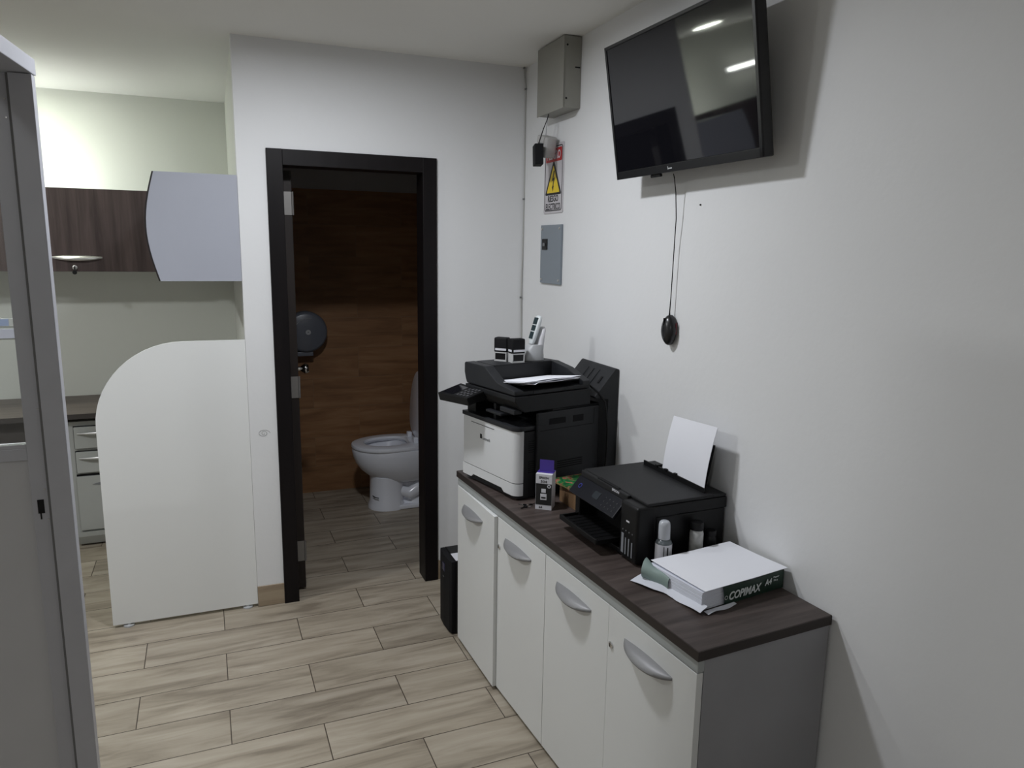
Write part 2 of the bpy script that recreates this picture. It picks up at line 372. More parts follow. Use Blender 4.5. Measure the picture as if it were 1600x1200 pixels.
def half_moon(L, D, T, n=20):
    """crescent pull: length L along y, projecting D towards -x"""
    rings = []
    for k in range(n+1):
        s_ = -1+2*k/n; d = D*max(0.02, (1-abs(s_)**2.2))**0.8; y = s_*L/2; t_ = T*(0.35+0.65*(1-s_*s_))
        rings.append([(0, y, t_*0.5), (-d*0.55, y, t_*0.55-d*0.10), (-d*0.92, y, t_*0.25-d*0.2), (-d, y, -t_*0.15-d*0.2), (-d*0.88, y, -t_*0.5-d*0.2), (-d*0.4, y, -t_*0.5), (0, y, -t_*0.5)])
    return MB().loft(rings)
M_HAND = mat('handle_silver', (0.23, 0.23, 0.235), 0.5, 0.3)
doors = [(0.0015, 0.3670, 0.188, None, 0.0), (0.3678, 0.7335, 0.558, 0.356, 0.0), (0.7365, 1.1005, 0.935, None, 0.0), (1.1035, 1.4985, 1.32, None, 1.0)]
for i, (y0, y1, hy, lk, op) in enumerate(doors):
    d = bpy.data.objects.new('cabinet_door', None); col.objects.link(d); d.parent = cab
    m_ = MB().box(0.0, 0.018, y0, y1, 0.015, 0.6885, 0.001)
    if op:
        Mo = Matrix.Translation((0, y1, 0)) @ Matrix.Rotation(math.radians(-2.0), 4, 'Z') @ Matrix.Translation((0, -y1, 0))
        m_.rot(Mo)
    else: Mo = Matrix.Identity(4)
    bpy.data.objects.remove(d)
    d = m_.done('cabinet_door', M_WHITE, cab)
    hd = half_moon(0.202, 0.036, 0.019); hd.rot(Mo @ Matrix.Translation((0.0, hy, 0.627))); hd.done('handle', M_HAND, d, 50)
    for ly in ([0.350] if i == 0 else [1.0865] if i == 2 else []):
        ly = min(max(ly, y0+0.012), y1-0.012)
        L_ = MB().lathe([(0, 0), (0.0095, 0), (0.0095, 0.003), (0.007, 0.0045), (0, 0.0045)], 20, Matrix.Translation((0.0, ly, 0.58)) @ Matrix.Rotation(-PI/2, 4, 'Y')).done('lock', M_CHROME, d, 40)
        MB().box(-0.0052, -0.0044, ly-0.0015, ly+0.0015, 0.575, 0.585).done('keyhole', M_BLK, L_)
ct_ = thing('countertop', 'dark brown wood-grain countertop slab on the white storage cabinet', 'countertop', M=CM)
MB().box(-0.003, CD+0.003, -0.003, CL_+0.003, 0.7228, HT, 0.0012).done('slab', M_TOP, ct_)
MB().box(-0.0048, -0.0032, -0.003, CL_+0.003, 0.7235, HT-0.0008).box(-0.0048, CD+0.002, -0.0048, -0.0032, 0.7235, HT-0.0008).done('edge_band', M_TOPE, ct_)

# ================================================================== MULTIFUNCTION PRINTER
TH = 0.228
MM = Matrix.Translation((0.957, 2.321, HT)) @ Matrix.Rotation(TH, 4, 'Z')      # x: depth to wall, y: width away
mfp = thing('multifunction_printer', 'tall black multifunction printer with white front standing at far end of countertop', 'printer', M=MM)
vert = lambda e: abs(e.verts[0].co.z-e.verts[1].co.z) > 0.5*abs((e.verts[0].co-e.verts[1].co).length)
b = MB(); b.box(0.012, 0.385, 0.004, 0.358, 0.006, 0.245, 0.02, 3, edges=lambda e: vert(e) and min(v.co.x for v in e.verts) < 0.1)
b.box(0.035, 0.385, 0.0, 0.362, 0.02, 0.252)
b.box(0.20, 0.385, 0.0, 0.362, 0.25, 0.325, 0.004)
b.box(0.02, 0.385, 0.30, 0.362, 0.25, 0.325, 0.004)
b.box(0.16, 0.385, 0.0, 0.03, 0.25, 0.325, 0.004)
for (x, y) in ((0.04, 0.06), (0.04, 0.3), (0.34, 0.06), (0.34, 0.3)): b.box(x-0.015, x+0.015, y-0.015, y+0.015, 0, 0.007)
b.done('body', M_PRN, mfp)
# white front cover with rounded near corner
def cover(z0, z1, x0, d, notch=None):
    p = [(0.034, 0.0), (x0+0.03, 0.0)]
    for k in range(7):
        a = k/6*PI/2; p.append((x0+0.03-0.03*math.sin(a), 0.03-0.03*math.cos(a)))
    p += [(x0, d-0.012), (x0+0.004, d-0.002), (x0+0.012, d), (0.034, d)]
    return MB().prism(p, 'z', z0, z1)
cv = cover(0.066, 0.256, 0.0, 0.363).done('front_cover', M_PW, mfp, 35)
b = MB(); b.prism([(0.0305, 0.018), (0.075, 0.018), (0.090, 0.030), (0.285, 0.030), (0.300, 0.018), (0.362, 0.018), (0.362, 0.063), (0.0305, 0.063)], 'x', 0.001, 0.034)
b.prism([(0.034, 0.0), (0.031, 0.0)]+[(0.031-0.03*math.sin(k/6*PI/2), 0.03-0.03*math.cos(k/6*PI/2)) for k in range(1, 7)]+[(0.001, 0.0306), (0.034, 0.0306)], 'z', 0.018, 0.063)
tr = b.done('paper_tray', M_PW, mfp, 35)
MB().box(0.02, 0.05, 0.06, 0.30, 0.0065, 0.0162).done('tray_recess', M_BLKM, mfp)
MB().box(-0.0006, 0.0012, 0.14, 0.30, 0.2375, 0.2395).done('cover_slot', M_BLK, cv)
MB().box(-0.0008, 0.0004, 0.223, 0.236, 0.186, 0.203).done('emblem', M_INK, cv)
text('lettering', 'Lexmark', 0.052, 0.012, M_GREYM, cv, fr_left((-0.0002, 0.192, 0.190)), bold=0.01)
# dark output tray lip and floor
p = [(0.20, 0.0), (0.03, 0.0)]+[(0.03-0.033*math.sin(k/6*PI/2), 0.03-0.033*math.cos(k/6*PI/2)) for k in range(7)]+[(-0.003, 0.362), (0.20, 0.362)]
MB().prism(p, 'z', 0.2565, 0.272, 0.002).done('tray_lip', M_PRN2, mfp, 35)
b = MB(); b.prism([(0.03, 0.272), (0.20, 0.272), (0.20, 0.285), (0.10, 0.279)], 'y', 0.03, 0.15); b.done('output_ramp', M_PRN2, mfp)
# scanner body with overhanging bevelled front
b = MB(); b.prism([(-0.012, 0.368), (0.01, 0.340), (0.03, 0.326), (0.335, 0.326), (0.335, 0.385), (-0.012, 0.385)], 'y', -0.006, 0.325, 0.003)
b.box(0.02, 0.06, 0.16, 0.175, 0.272, 0.33)
b.done('scanner_body', M_PRN, mfp)
b = MB(); b.box(-0.004, 0.03, 0.01, 0.10, 0.318, 0.335, 0.003); b.box(0.0, 0.05, 0.10, 0.20, 0.296, 0.306, 0.003)
b.done('front_brace', M_PRN2, mfp)
# automatic document feeder: lid plate, hump, ridges
adf = MB(); adf.box(-0.008, 0.332, -0.002, 0.322, 0.387, 0.402, 0.004)
adf.prism([(0.19, 0.402), (0.322, 0.402), (0.322, 0.46), (0.31, 0.467), (0.19, 0.467)], 'x', 0.03, 0.30, 0.003)
adf = adf.done('document_feeder', M_PRN, mfp)
prof = [(-0.002, 0.390), (0.315, 0.390), (0.324, 0.405), (0.332, 0.43), (0.332, 0.463), (0.325, 0.468), (0.19, 0.468), (0.178, 0.458), (0.12, 0.425), (0.105, 0.419), (0.0, 0.404)]
MB().prism(prof, 'x', -0.012, 0.028, 0.003).done('front_ridge', M_PRN2, adf)
prof2 = [(-0.002, 0.390), (0.322, 0.390), (0.326, 0.462), (0.19, 0.466), (0.10, 0.452), (0.0, 0.415)]
MB().prism(prof2, 'x', 0.30, 0.334, 0.003).done('back_ridge', M_PRN2, adf)
MB().box(0.03, 0.298, 0.19, 0.32, 0.4672, 0.4680, 0.0).done('feeder_cover', M_PRN2, adf)
b = MB(); b.prism([(0.200, 0.4035), (0.20, 0.4060), (0.02, 0.4225), (0.02, 0.418)], 'x', 0.035, 0.295)
b.done('input_tray', M_PRN, adf)
MB().box(0.07, 0.20, -0.0035, -0.0018, 0.389, 0.400, 0.001).done('latch_plate', M_PRN2, adf)
# side door with handles and vents
sd = MB().box(0.085, 0.378, -0.009, 0.001, 0.02, 0.318, 0.006).done('side_door', M_PRN2, mfp)
MB().box(0.10, 0.35, -0.0098, -0.0086, 0.250, 0.2515).box(0.352, 0.3535, -0.0098, -0.0086, 0.25, 0.31).done('seam', M_BLKM, sd)
MB().box(0.14, 0.215, -0.0100, -0.0088, 0.270, 0.292, 0.0004).done('grip', M_BLKM, sd)
MB().box(0.25, 0.30, -0.0100, -0.0088, 0.268, 0.292, 0.0004).done('grip', M_BLKM, sd)
b = MB()
for k in range(4): b.box(0.18, 0.30, -0.0100, -0.0088, 0.10+k*0.008, 0.1035+k*0.008)
b.done('vent', M_BLKM, sd)
for z0 in (0.175, 0.10):
    b = MB()
    for k in range(6): b.box(0.055, 0.08, -0.0012, 0.0006, z0+k*0.008, z0+0.003+k*0.008)
    b.done('vent', M_BLKM, mfp)
# tilted control panel
PB = Vector((-0.008, 0.20, 0.372)); 
Mp = Matrix.Translation((-0.008, 0.195, 0.376)) @ Matrix.Rotation(math.radians(-15), 4, 'Y')
cp = MB().prism([(-0.102, 0.178), (0.004, 0.178), (0.004, 0.0), (-0.080, 0.0)], 'z', -0.032, 0.0, 0.004, M=Mp).done('control_panel', M_BLK, mfp)
MB().prism([(-0.090, 0.168), (-0.012, 0.168), (-0.012, 0.095), (-0.081, 0.095)], 'z', 0.0, 0.0008, M=Mp).done('display', M_SCR, cp)
b = MB()
for r_ in range(4):
    for c_ in range(4): b.box(-0.070+r_*0.018-c_*0.003, -0.060+r_*0.018-c_*0.003, 0.014+c_*0.018, 0.024+c_*0.018, 0.0, 0.0016, 0.0004, 1, M=Mp)
b.done('keypad', mat('key_grey', (0.07, 0.07, 0.075), 0.4), cp)
MB().box(-0.030, 0.02, 0.03, 0.13, 0.332, 0.350, 0.003, M=Matrix.Translation((0.0, 0.18, 0.0))).done('panel_neck', M_PRN, mfp)
# power cable hanging behind it
b = MB(); b.tube([(1.285, 2.415, 1.145), (1.315, 2.385, 1.115), (1.338, 2.375, 1.08), (1.345, 2.372, 1.03), (1.349, 2.370, 0.98), (1.348, 2.368, 0.90), (1.345, 2.37, 0.82), (1.345, 2.372, 0.7525)], 0.004, 8)
tag(b.done('power_cable', M_BLK, None, 60), 'black cable running down behind the large printer', 'cable')
# sheets lying in the feeder
def paper_curve(i, L0, W0, org, rz, z, curl, tw=0):
    def f(u, v): return (v*W0, u*L0, curl*math.sin(PI*v*1.0)*0.6+tw*(u-0.5)*(v-0.5)+0.003*math.sin(7*v+i))
    return MB().sheet(f, 6, 14, 0.0012)
for i, (x, y, z, rz, lab) in enumerate([(0.024, -0.034, 0.4345, 0.0, 'creased white sheet of papers, lowest in the printer document feeder'), (0.012, -0.028, 0.4375, -0.02, 'white sheet in the middle of the papers in the document feeder'), (0.030, -0.022, 0.4405, 0.02, 'white sheet on top of the papers in the document feeder')]):
    pm = MM @ Matrix.Translation((x, y, z)) @ Matrix.Rotation(rz, 4, 'Z') @ Matrix.Rotation(-0.140, 4, 'X')
    def fs(u, v, i=i): return (v*(0.245 if i else 0.225), u*0.198, (1-u)*(0.0012*math.sin(9*v+2*i)-(0.006*math.exp(-((v-0.12)/0.05)**2) if i == 0 else 0.0)))
    o = MB().sheet(fs, 6, 28, 0.0009).done('paper_sheet', M_PAPER, None, 60)
    o.matrix_world = pm; tag(o, lab, 'paper', 'papers in the document feeder')
# ---- slanted dark object behind the printer, against the wall
b = MB(); b.prism([(1.357, 0.0), (1.357, 0.34), (1.304, 0.345), (1.300, 0.352), (1.383, 0.452), (1.389, 0.456), (1.3995, 0.452), (1.3995, 0.0)], 'y', 2.385, 2.665, 0.0018)
b.rot(Matrix.Translation((-1.38, -2.385, 0)))
e = thing('paper_support', 'dark grey slant-faced paper support standing between large printer and wall', 'stand', loc=(1.38, 2.385, HT))
sp = b.done('support_body', M_PRN2, e)
Ms = Matrix.Translation((1.3415-1.38, 0.14, 0.402)) @ Matrix.Rotation(math.radians(-50.3), 4, 'Y')
MB().box(-0.010, 0.022, -0.10, -0.088, 0.0005, 0.0025, 0.0008, M=Ms).done('slot', M_BLKM, sp)
for yy in (-0.045, 0.0, 0.045): MB().box(-0.03, 0.045, yy, yy+0.0025, 0.0005, 0.0018, M=Ms).done('rib', M_PRN, sp)
# ---- self inking stamps
def stamp(loc, rz, label, W=0.055, D=0.034, Hh=0.091):
    e = thing('self_inking_stamp', label, 'stamp', loc=loc, rz=rz, group='stamps on the printer')
    M_FR = MATS.get('stamp_frame') or mat('stamp_frame', (0.48, 0.48, 0.48), 0.3)
    b = MB()
    for sx in (-1, 1):
        b.box(sx*W/2-(0.004 if sx > 0 else 0), sx*W/2+(0.004 if sx < 0 else 0), -D/2, D/2, 0, 0.035, 0.001)
    b.box(-W/2, W/2, -D/2, -D/2+0.003, 0.0, 0.006); b.box(-W/2, W/2, D/2-0.003, D/2, 0.0, 0.006); b.box(-W/2, W/2, -D/2, -D/2+0.003, 0.031, 0.036)
    b.box(-W/2, W/2, D/2-0.003, D/2, 0.031, 0.036)
    b.done('frame', M_FR, e)
    MB().box(-W/2+0.004, W/2-0.004, -D/2+0.003, D/2-0.003, 0.001, 0.034, 0.001).done('ink_pad', M_BLK, e)
    MB().box(-W/2-0.0015, W/2+0.0015, -D/2-0.0015, D/2+0.0015, 0.034, Hh, 0.006, 3).done('cap', M_BLKM, e, 40)
    b = MB(); b.box(-W/2+0.004, W/2-0.001, -D/2-0.0022, -D/2-0.0014, 0.042, 0.050); b.box(-W/2-0.0022, -W/2-0.0014, -D/2+0.004, D/2-0.004, 0.042, 0.050)
    b.done('label_strip', M_LBL, e)
    return e
ZT = HT+0.4682
pt = MM @ Vector((0.148, 0.215, 0.4682)); pt.z = ZT
stamp((pt.x, pt.y, ZT), 0.0+TH*0.35, 'black and clear self-inking stamp, the nearer one standing on the printer', 0.052, 0.036)
pt = MM @ Vector((0.140, 0.272, 0)); stamp((pt.x-0.018, pt.y, ZT), -0.75, 'black and clear self-inking stamp, the farther left one on the printer', 0.050, 0.034)
# ---- handheld remote in white dock
pt = MM @ Vector((0.245, 0.245, 0)); 
dk = thing('charging_dock', 'light grey slanted holder standing on the printer feeder', 'holder', loc=(pt.x, pt.y, ZT), rz=0.1)
b = MB(); b.loft([ellring(0, 0, 0.044, 0.034, 0, 24, 3), ellring(0, 0, 0.044, 0.034, 0.01, 24, 3), ellring(0.004, 0, 0.038, 0.031, 0.04, 24, 3), ellring(0.013, 0, 0.029, 0.027, 0.060, 24, 3)])
b.done('base', M_GREYL, dk, 50)
MB().loft([ellring(0.026, 0, 0.016, 0.026, 0.035, 20, 3), ellring(0.033, 0, 0.013, 0.024, 0.085, 20, 3), ellring(0.042, 0, 0.010, 0.020, 0.118, 20, 3), ellring(0.045, 0, 0.005, 0.012, 0.127, 20, 3)]).done('back_rest', mat('dock_white', (0.62, 0.62, 0.64), 0.35), dk, 50)
Mr = Matrix.Translation((pt.x-0.007, pt.y-0.002, ZT+0.0612)) @ Matrix.Rotation(0.1, 4, 'Z') @ Matrix.Rotation(math.radians(18), 4, 'Y')
rm = thing('handheld_remote', 'slim white handheld remote with dark key windows leaning in the grey holder', 'remote', M=Mr)
rr_ = [ellring(0, 0, rx, ry, z, 20, 3.0) for rx, ry, z in ((0.006, 0.012, 0.0), (0.009, 0.017, 0.015), (0.010, 0.020, 0.045), (0.010, 0.020, 0.095), (0.008, 0.016, 0.110), (0.004, 0.009, 0.115))]
MB().loft(rr_).done('shell', mat('remote_white', (0.6, 0.64, 0.65), 0.35), rm, 60)
M_KEY = mat('remote_keys', (0.03, 0.045, 0.05), 0.25)
b = MB(); b.box(-0.0115, -0.0095, -0.014, 0.014, 0.078, 0.105, 0.0008); b.done('display', M_KEY, rm)
b = MB(); b.box(-0.0115, -0.0095, -0.014, 0.014, 0.052, 0.074, 0.0008); b.box(-0.0115, -0.0095, -0.013, 0.013, 0.020, 0.048, 0.0008); b.done('keys', M_KEY, rm)

# ================================================================== INKJET PRINTER
EA = 0.03
EM = Matrix.Translation((1.079, 1.697, HT)) @ Matrix.Rotation(EA, 4, 'Z')
ep = thing('inkjet_printer', 'black flatbed ink-tank printer in the middle of the countertop', 'printer', M=EM)
DE = 0.306; WE = 0.372; ZE = 0.1845
b = MB(); b.box(0.06, DE, 0.0, WE, 0.006, 0.14, 0.004); b.box(0.0, 0.07, WE-0.03, WE, 0.006, 0.14, 0.004); b.box(0.0, 0.07, 0.09, WE-0.02, 0.004, 0.02, 0.002)
b.box(0.02, 0.07, 0.09, WE-0.02, 0.12, 0.14)
for (x, y) in ((0.04, 0.05), (0.04, 0.33), (0.27, 0.05), (0.27, 0.33)): b.box(x-0.012, x+0.012, y-0.012, y+0.012, 0, 0.0065)
b.done('body', M_BLK, ep)
MB().box(0.02, DE+0.004, -0.002, WE+0.002, 0.1405, ZE-0.010, 0.004).done('scanner_base', M_BLK, ep)
MB().box(0.03, DE-0.045, 0.0, WE, ZE-0.0095, ZE, 0.004).box(DE-0.046, DE+0.002, 0.0, WE, ZE-0.0095, ZE-0.001, 0.003).done('scanner_lid', M_LID, ep)
tk = MB().box(-0.006, 0.06, -0.004, 0.088, 0.006, 0.176, 0.010, 3).done('ink_tank_cover', M_BLK, ep, 40)
b = MB()
for k, hgt in enumerate((0.060, 0.050, 0.052, 0.046)):
    y = 0.068-k*0.0165; b.box(-0.0072, -0.0058, y-(0.006 if k == 0 else 0.0025), y+(0.006 if k == 0 else 0.0025), 0.02, 0.02+hgt)
b.done('ink_window', mat('ink_window', (0.22, 0.23, 0.25), 0.3), tk)
b = MB()
for k in range(4):
    y = 0.068-k*0.0165; b.box(-0.0070, -0.0059, y-0.0018, y+0.0018, 0.09, 0.0935)
b.done('colour_marks', M_GREYM, tk)
MB().box(-0.0070, -0.0059, 0.036, 0.052, 0.120, 0.1245).done('emblem', M_LBL, tk)
Mq = Matrix.Translation((0.014, 0.094, 0.1655)) @ Matrix.Rotation(math.radians(-48), 4, 'Y')
pn = MB().box(-0.064, 0.0, 0.0, WE-0.098, -0.010, 0.0, 0.003, M=Mq).done('control_panel', mat('panel_gloss', (0.007, 0.0075, 0.011), 0.35, spec=0.35), ep)
MB().lathe([(0.0060, 0.0002), (0.0085, 0.0002), (0.0085, 0.0012), (0.0060, 0.0012), (0.0060, 0.0002)], 24, Mq @ Matrix.Translation((-0.030, 0.235, 0))).done('power_button', mat('button_blue', (0.03, 0.035, 0.22), 0.4), pn)
MB().box(-0.042, -0.018, 0.115, 0.150, 0.0, 0.0009, M=Mq).done('display', mat('lcd_dark', (0.03, 0.035, 0.04), 0.2), pn)
b = MB()
for r_ in range(3):
    for c_ in range(4): b.box(-0.050+r_*0.014, -0.046+r_*0.014, 0.02+c_*0.020, 0.025+c_*0.020, 0.0, 0.0011, M=Mq)
b.done('buttons', mat('button_grey', (0.03, 0.031, 0.034), 0.5), pn)
MB().box(0.0175, 0.0305, 0.088, WE-0.004, 0.158, ZE-0.002, 0.003).done('front_strip', M_LID, ep)
MB().box(0.0215, 0.034, 0.15, 0.27, ZE-0.004, ZE+0.0006, 0.0003).done('lid_grip', M_BLKM, ep)
text('lettering', 'EPSON', 0.040, 0.0075, M_LBL, ep, fr_left((0.0176, 0.155, 0.1765)), bold=0.01)
# output tray pulled out to the front
b = MB(); b.box(-0.066, 0.06, 0.115, 0.350, 0.032, 0.037, 0.001); b.box(-0.069, -0.061, 0.115, 0.350, 0.032, 0.048, 0.002)
b.box(-0.066, 0.03, 0.112, 0.118, 0.032, 0.046, 0.001); b.box(-0.066, 0.03, 0.347, 0.353, 0.032, 0.046, 0.001)
for k in range(9): b.box(-0.055, 0.05, 0.130+k*0.024, 0.132+k*0.024, 0.037, 0.0385)
b.done('output_tray', M_BLK, ep)
# rear feed flap + support
b = MB(); b.box(DE-0.065, DE-0.060, 0.02, WE-0.03, ZE, ZE+0.016, 0.001, M=Matrix.Translation((0, 0, 0))); b.box(DE-0.062, DE-0.02, WE-0.075, WE-0.035, ZE, ZE+0.008, 0.002)
for k in range(3): b.box(DE-0.068, DE-0.060, 0.16+k*0.05, 0.172+k*0.05, ZE+0.012, ZE+0.021, 0.001)
b.done('rear_feed_flap', M_BLK, ep)
Mz = Matrix.Translation((DE-0.04, 0, ZE-0.0008)) @ Matrix.Rotation(math.radians(9), 4, 'Y')
MB().prism([(0.05, 0.0), (0.21, 0.0), (0.19, 0.13), (0.045, 0.14)], 'x', 0.002, 0.005, 0.001, M=Mz).done('paper_support', M_BLK, ep)
# sheet of paper in the rear feed
def fsh(u, v): return (1.3215+0.018*v*v+0.004*v, 1.727+0.222*u-0.016*v, 0.9478+0.187*v-0.012*v*u)
o = MB().sheet(fsh, 6, 12, 0.0014).done('paper_sheet', M_PAPER, None, 60)
tag(o, 'blank white sheet standing upright in the rear feed of the flatbed printer', 'paper')

# ================================================================== SMALL THINGS ON THE COUNTER
# ink carton
BM = Matrix.Translation((0.998, 2.236, HT)) @ Matrix.Rotation(-0.66, 4, 'Z')
ib = thing('ink_carton', 'slim black and white ink carton with purple hang tab beside large printer', 'box', M=BM)
W_, D_, H_ = 0.058, 0.058, 0.128
MB().box(0, W_, 0, D_, 0, H_, 0.0006).done('carton', M_LBL, ib)
MB().box(0.006, W_-0.001, D_*0.55, D_*0.58, H_-0.002, H_+0.043, 0.0005).box(0, W_, D_*0.3, D_*0.98, H_, H_+0.0012).done('hang_tab', M_PURP, ib)
MB().box(0.0008, W_-0.0008, -0.0008, 0.0002, 0.018, 0.094).done('front_print', M_INK, ib)
text('lettering', 'EPSON', 0.033, 0.008, M_INK, ib, fr_cam((W_/2, -0.0002, 0.116)), bold=0.01)
text('lettering', '504', 0.022, 0.009, M_INK, ib, fr_cam((W_/2, -0.0002, 0.102)))
text('lettering', '64', 0.012, 0.007, M_INK, ib, fr_cam((W_/2-0.01, -0.0002, 0.009)), bold=0.02)
b = MB(); b.box(0.021, 0.037, -0.0014, -0.0007, 0.062, 0.076, 0.0002, 1); b.box(0.018, 0.040, -0.0014, -0.0007, 0.036, 0.058, 0.0002, 1)
b.done('bottle_picture', M_LBL, ib)
MB().box(0.021, 0.037, -0.0018, -0.0013, 0.041, 0.047).done('picture_label', M_INK, ib)
MB().lathe([(0.0035, 0), (0.0065, 0)], 20, fr_cam((0.048, -0.0012, 0.086))).done('print_ring', M_LBL, ib)
# brown box with booklets on top
pb = thing('cardboard_box', 'small brown box under colourful booklet between the two printers', 'box', M=CM @ Matrix.Translation((0.205, 0.893, HT)))
MB().box(0, 0.150, 0, 0.125, 0, 0.060, 0.001).done('carton', M_KRAFT, pb)
MB().box(0.10, 0.103, -0.0006, 0.0002, 0.01, 0.045).box(0.0, 0.14, -0.0006, 0.0002, 0.022, 0.0235).done('seam', mat('kraft_dark', (0.05, 0.03, 0.015), 0.8), pb)
M_BOOK = mat('booklet_cover', (0.02, 0.16, 0.05), 0.35); N, L, bb = nodes(M_BOOK)
tc = N.new('ShaderNodeTexCoord'); mp = N.new('ShaderNodeMapping'); mp.inputs['Scale'].default_value = (14, 9, 1); L.new(tc.outputs['Object'], mp.inputs[0])
vz = N.new('ShaderNodeTexNoise'); vz.inputs['Scale'].default_value = 1.6; vz.inputs['Detail'].default_value = 3; vz.inputs['Distortion'].default_value = 2.5; L.new(mp.outputs[0], vz.inputs['Vector'])
rp = N.new('ShaderNodeValToRGB'); rp.color_ramp.interpolation = 'CONSTANT'; e_ = rp.color_ramp.elements
e_[0].position = 0; e_[0].color = (0.01, 0.10, 0.035, 1); e_[1].position = 0.56; e_[1].color = (0.45, 0.12, 0.10, 1)
x = e_.new(0.43); x.color = (0.03, 0.22, 0.06, 1); x = e_.new(0.49); x.color = (0.28, 0.02, 0.02, 1); x = e_.new(0.53); x.color = (0.14, 0.34, 0.14, 1)
L.new(vz.outputs['Fac'], rp.inputs[0]); L.new(rp.outputs[0], bb.inputs['Base Color'])
for i, (dz, rz, th_, lab) in enumerate([(0.0605, 0.04, 0.0045, 'thin gold-edged booklet lying on the brown box, under another'), (0.0655, 0.08, 0.0055, 'green and red patterned booklet topmost on the brown box')]):
    e = thing('booklet', lab, 'booklet', M=CM @ Matrix.Translation((0.203, 0.908-0.003*i, HT+dz)) @ Matrix.Rotation(rz, 4, 'Z'), group='booklets between the printers')
    MB().box(0.0, 0.140, 0.0, 0.158, 0.0006, th_-0.0006).done('pages', mat('page_gold', (0.42, 0.30, 0.14), 0.5), e)
    MB().box(-0.001, 0.141, -0.001, 0.159, th_-0.0006, th_).box(-0.001, 0.141, -0.001, 0.159, 0, 0.0006).done('cover', M_BOOK, e)
# small keys
e = thing('key_ring', 'little bunch of steel keys lying by the foot of the ink carton', 'keys', loc=(0.985, 2.268, HT))
b = MB(); b.tube([(0.010*math.cos(a*PI/6), 0.010*math.sin(a*PI/6), 0.0012) for a in range(13)], 0.0008, 6); b.done('ring', M_CHROME, e, 60)
for rz in (0.4, 2.3, 3.6):
    Mk = Matrix.Rotation(rz, 4, 'Z') @ Matrix.Translation((0.008, 0, 0.0016))
    MB().lathe([(0, 0), (0.008, 0), (0.008, 0.002), (0, 0.002)], 16, Mk @ Matrix.Translation((0.006, 0, 0))).box(0.010, 0.030, -0.002, 0.002, 0, 0.0018, M=Mk).done('key', M_CHROME if rz < 3 else M_BLK, e)
# bottles
def bottle_prof(r, h, neck, hn): return [(0, 0), (r*0.92, 0), (r, 0.004), (r, h-0.012), (r*0.9, h-0.004), (neck, h), (neck, hn), (0, hn)]
e = thing('ink_bottle', 'clear-capped grey ink bottle with printed label before the flatbed printer', 'bottle', loc=(1.147, 1.667, HT), group='ink bottles')
MB().lathe(bottle_prof(0.0235, 0.088, 0.016, 0.090), 32).done('bottle_body', mat('bottle_grey', (0.12, 0.14, 0.15), 0.25), e, 50)
MB().lathe([(0.0238, 0.006), (0.0240, 0.006), (0.0240, 0.076), (0.0238, 0.076)], 32).done('label', M_LBL, e, 50)
MB().box(-0.0206, -0.0200, -0.0145, -0.011, 0.012, 0.072, M=Matrix.Rotation(0.45, 4, 'Z')).done('label_print', M_INK, e)
MB().box(-0.004, 0.0, -0.0246, -0.0240, 0.012, 0.070).done('label_print', M_INK, e)
MB().lathe([(0, 0.090), (0.0175, 0.090), (0.0165, 0.130), (0.0148, 0.138), (0.010, 0.142), (0, 0.142)], 28).done('cap', mat('cap_clear', (0.46, 0.48, 0.52), 0.2), e, 50)
e = thing('ink_bottle', 'pale worn bottle with black cap between ream and flatbed printer', 'bottle', loc=(1.265, 1.676, HT), group='ink bottles')
MB().lathe(bottle_prof(0.020, 0.098, 0.015, 0.100), 32).done('bottle_body', speckle(mat('bottle_pale', (0.42, 0.42, 0.41), 0.4), 60, 0.3), e, 50)
MB().lathe([(0, 0.098), (0.0195, 0.098), (0.0195, 0.116), (0.017, 0.121), (0, 0.121)], 28).done('cap', M_BLK, e, 50)
e = thing('ink_bottle', 'small all-black bottle nearest the wall behind the ream', 'bottle', loc=(1.320, 1.6825, HT), group='ink bottles')
MB().lathe(bottle_prof(0.0175, 0.070, 0.013, 0.072), 32).done('bottle_body', M_BLK, e, 50)
MB().lathe([(0, 0.070), (0.016, 0.070), (0.016, 0.083), (0.014, 0.086), (0, 0.086)], 28).done('cap', M_BLK, e, 50)
# ream of paper
RM = Matrix.Translation((1.100, 1.408, HT)) @ Matrix.Rotation(0.145, 4, 'Z')
rmm = thing('paper_ream', 'opened ream of white copy paper in torn dark green wrapper on countertop', 'paper ream', M=RM)
b = MB()
nl = 11
for k in range(nl):
    j = random.uniform(-0.0006, 0.0006); b.box(-0.006+j+0.004*(k < 3), 0.286+j, 0.003+random.uniform(0, 0.0012), 0.2055, 0.002+k*0.0044, 0.002+(k+1)*0.0044-0.0004)
b.done('paper_stack', mat('ream_paper', (0.70, 0.72, 0.80), 0.75, spec=0.2), rmm)
# green wrapper: near side wall, bottom, back end
b = MB()
def fw(u, v):   # near side wrapper face
    x = 0.062+0.226*u+0.008*(1-v)*(u < 0.06); z = 0.001+(0.050+0.004*math.sin(u*9)*0.5)*v
    return (x, -0.0012-0.0022*math.sin(PI*v)-0.0008*math.sin(u*17), z)
b.sheet(fw, 24, 6, 0.0012)
b.box(0.2865, 0.2895, -0.002, 0.208, 0.0005, 0.052, 0.001)
b.box(0.07, 0.2865, -0.001, 0.207, 0.0002, 0.0014)
b.box(0.06, 0.2865, 0.2062, 0.2085, 0.0005, 0.051, 0.0005)
wr = b.done('wrapper', M_GREEN, rmm, 50)
text('lettering', 'COPIMAX', 0.118, 0.0225, M_GTXT, wr, fr_cam((0.141, -0.0048, 0.024)), bold=0.022, shear=0.25, th=0.0008)
text('lettering', 'A4', 0.026, 0.017, M_GTXT, wr, fr_cam((0.226, -0.0048, 0.031)), bold=0.015, shear=0.15, th=0.0008)
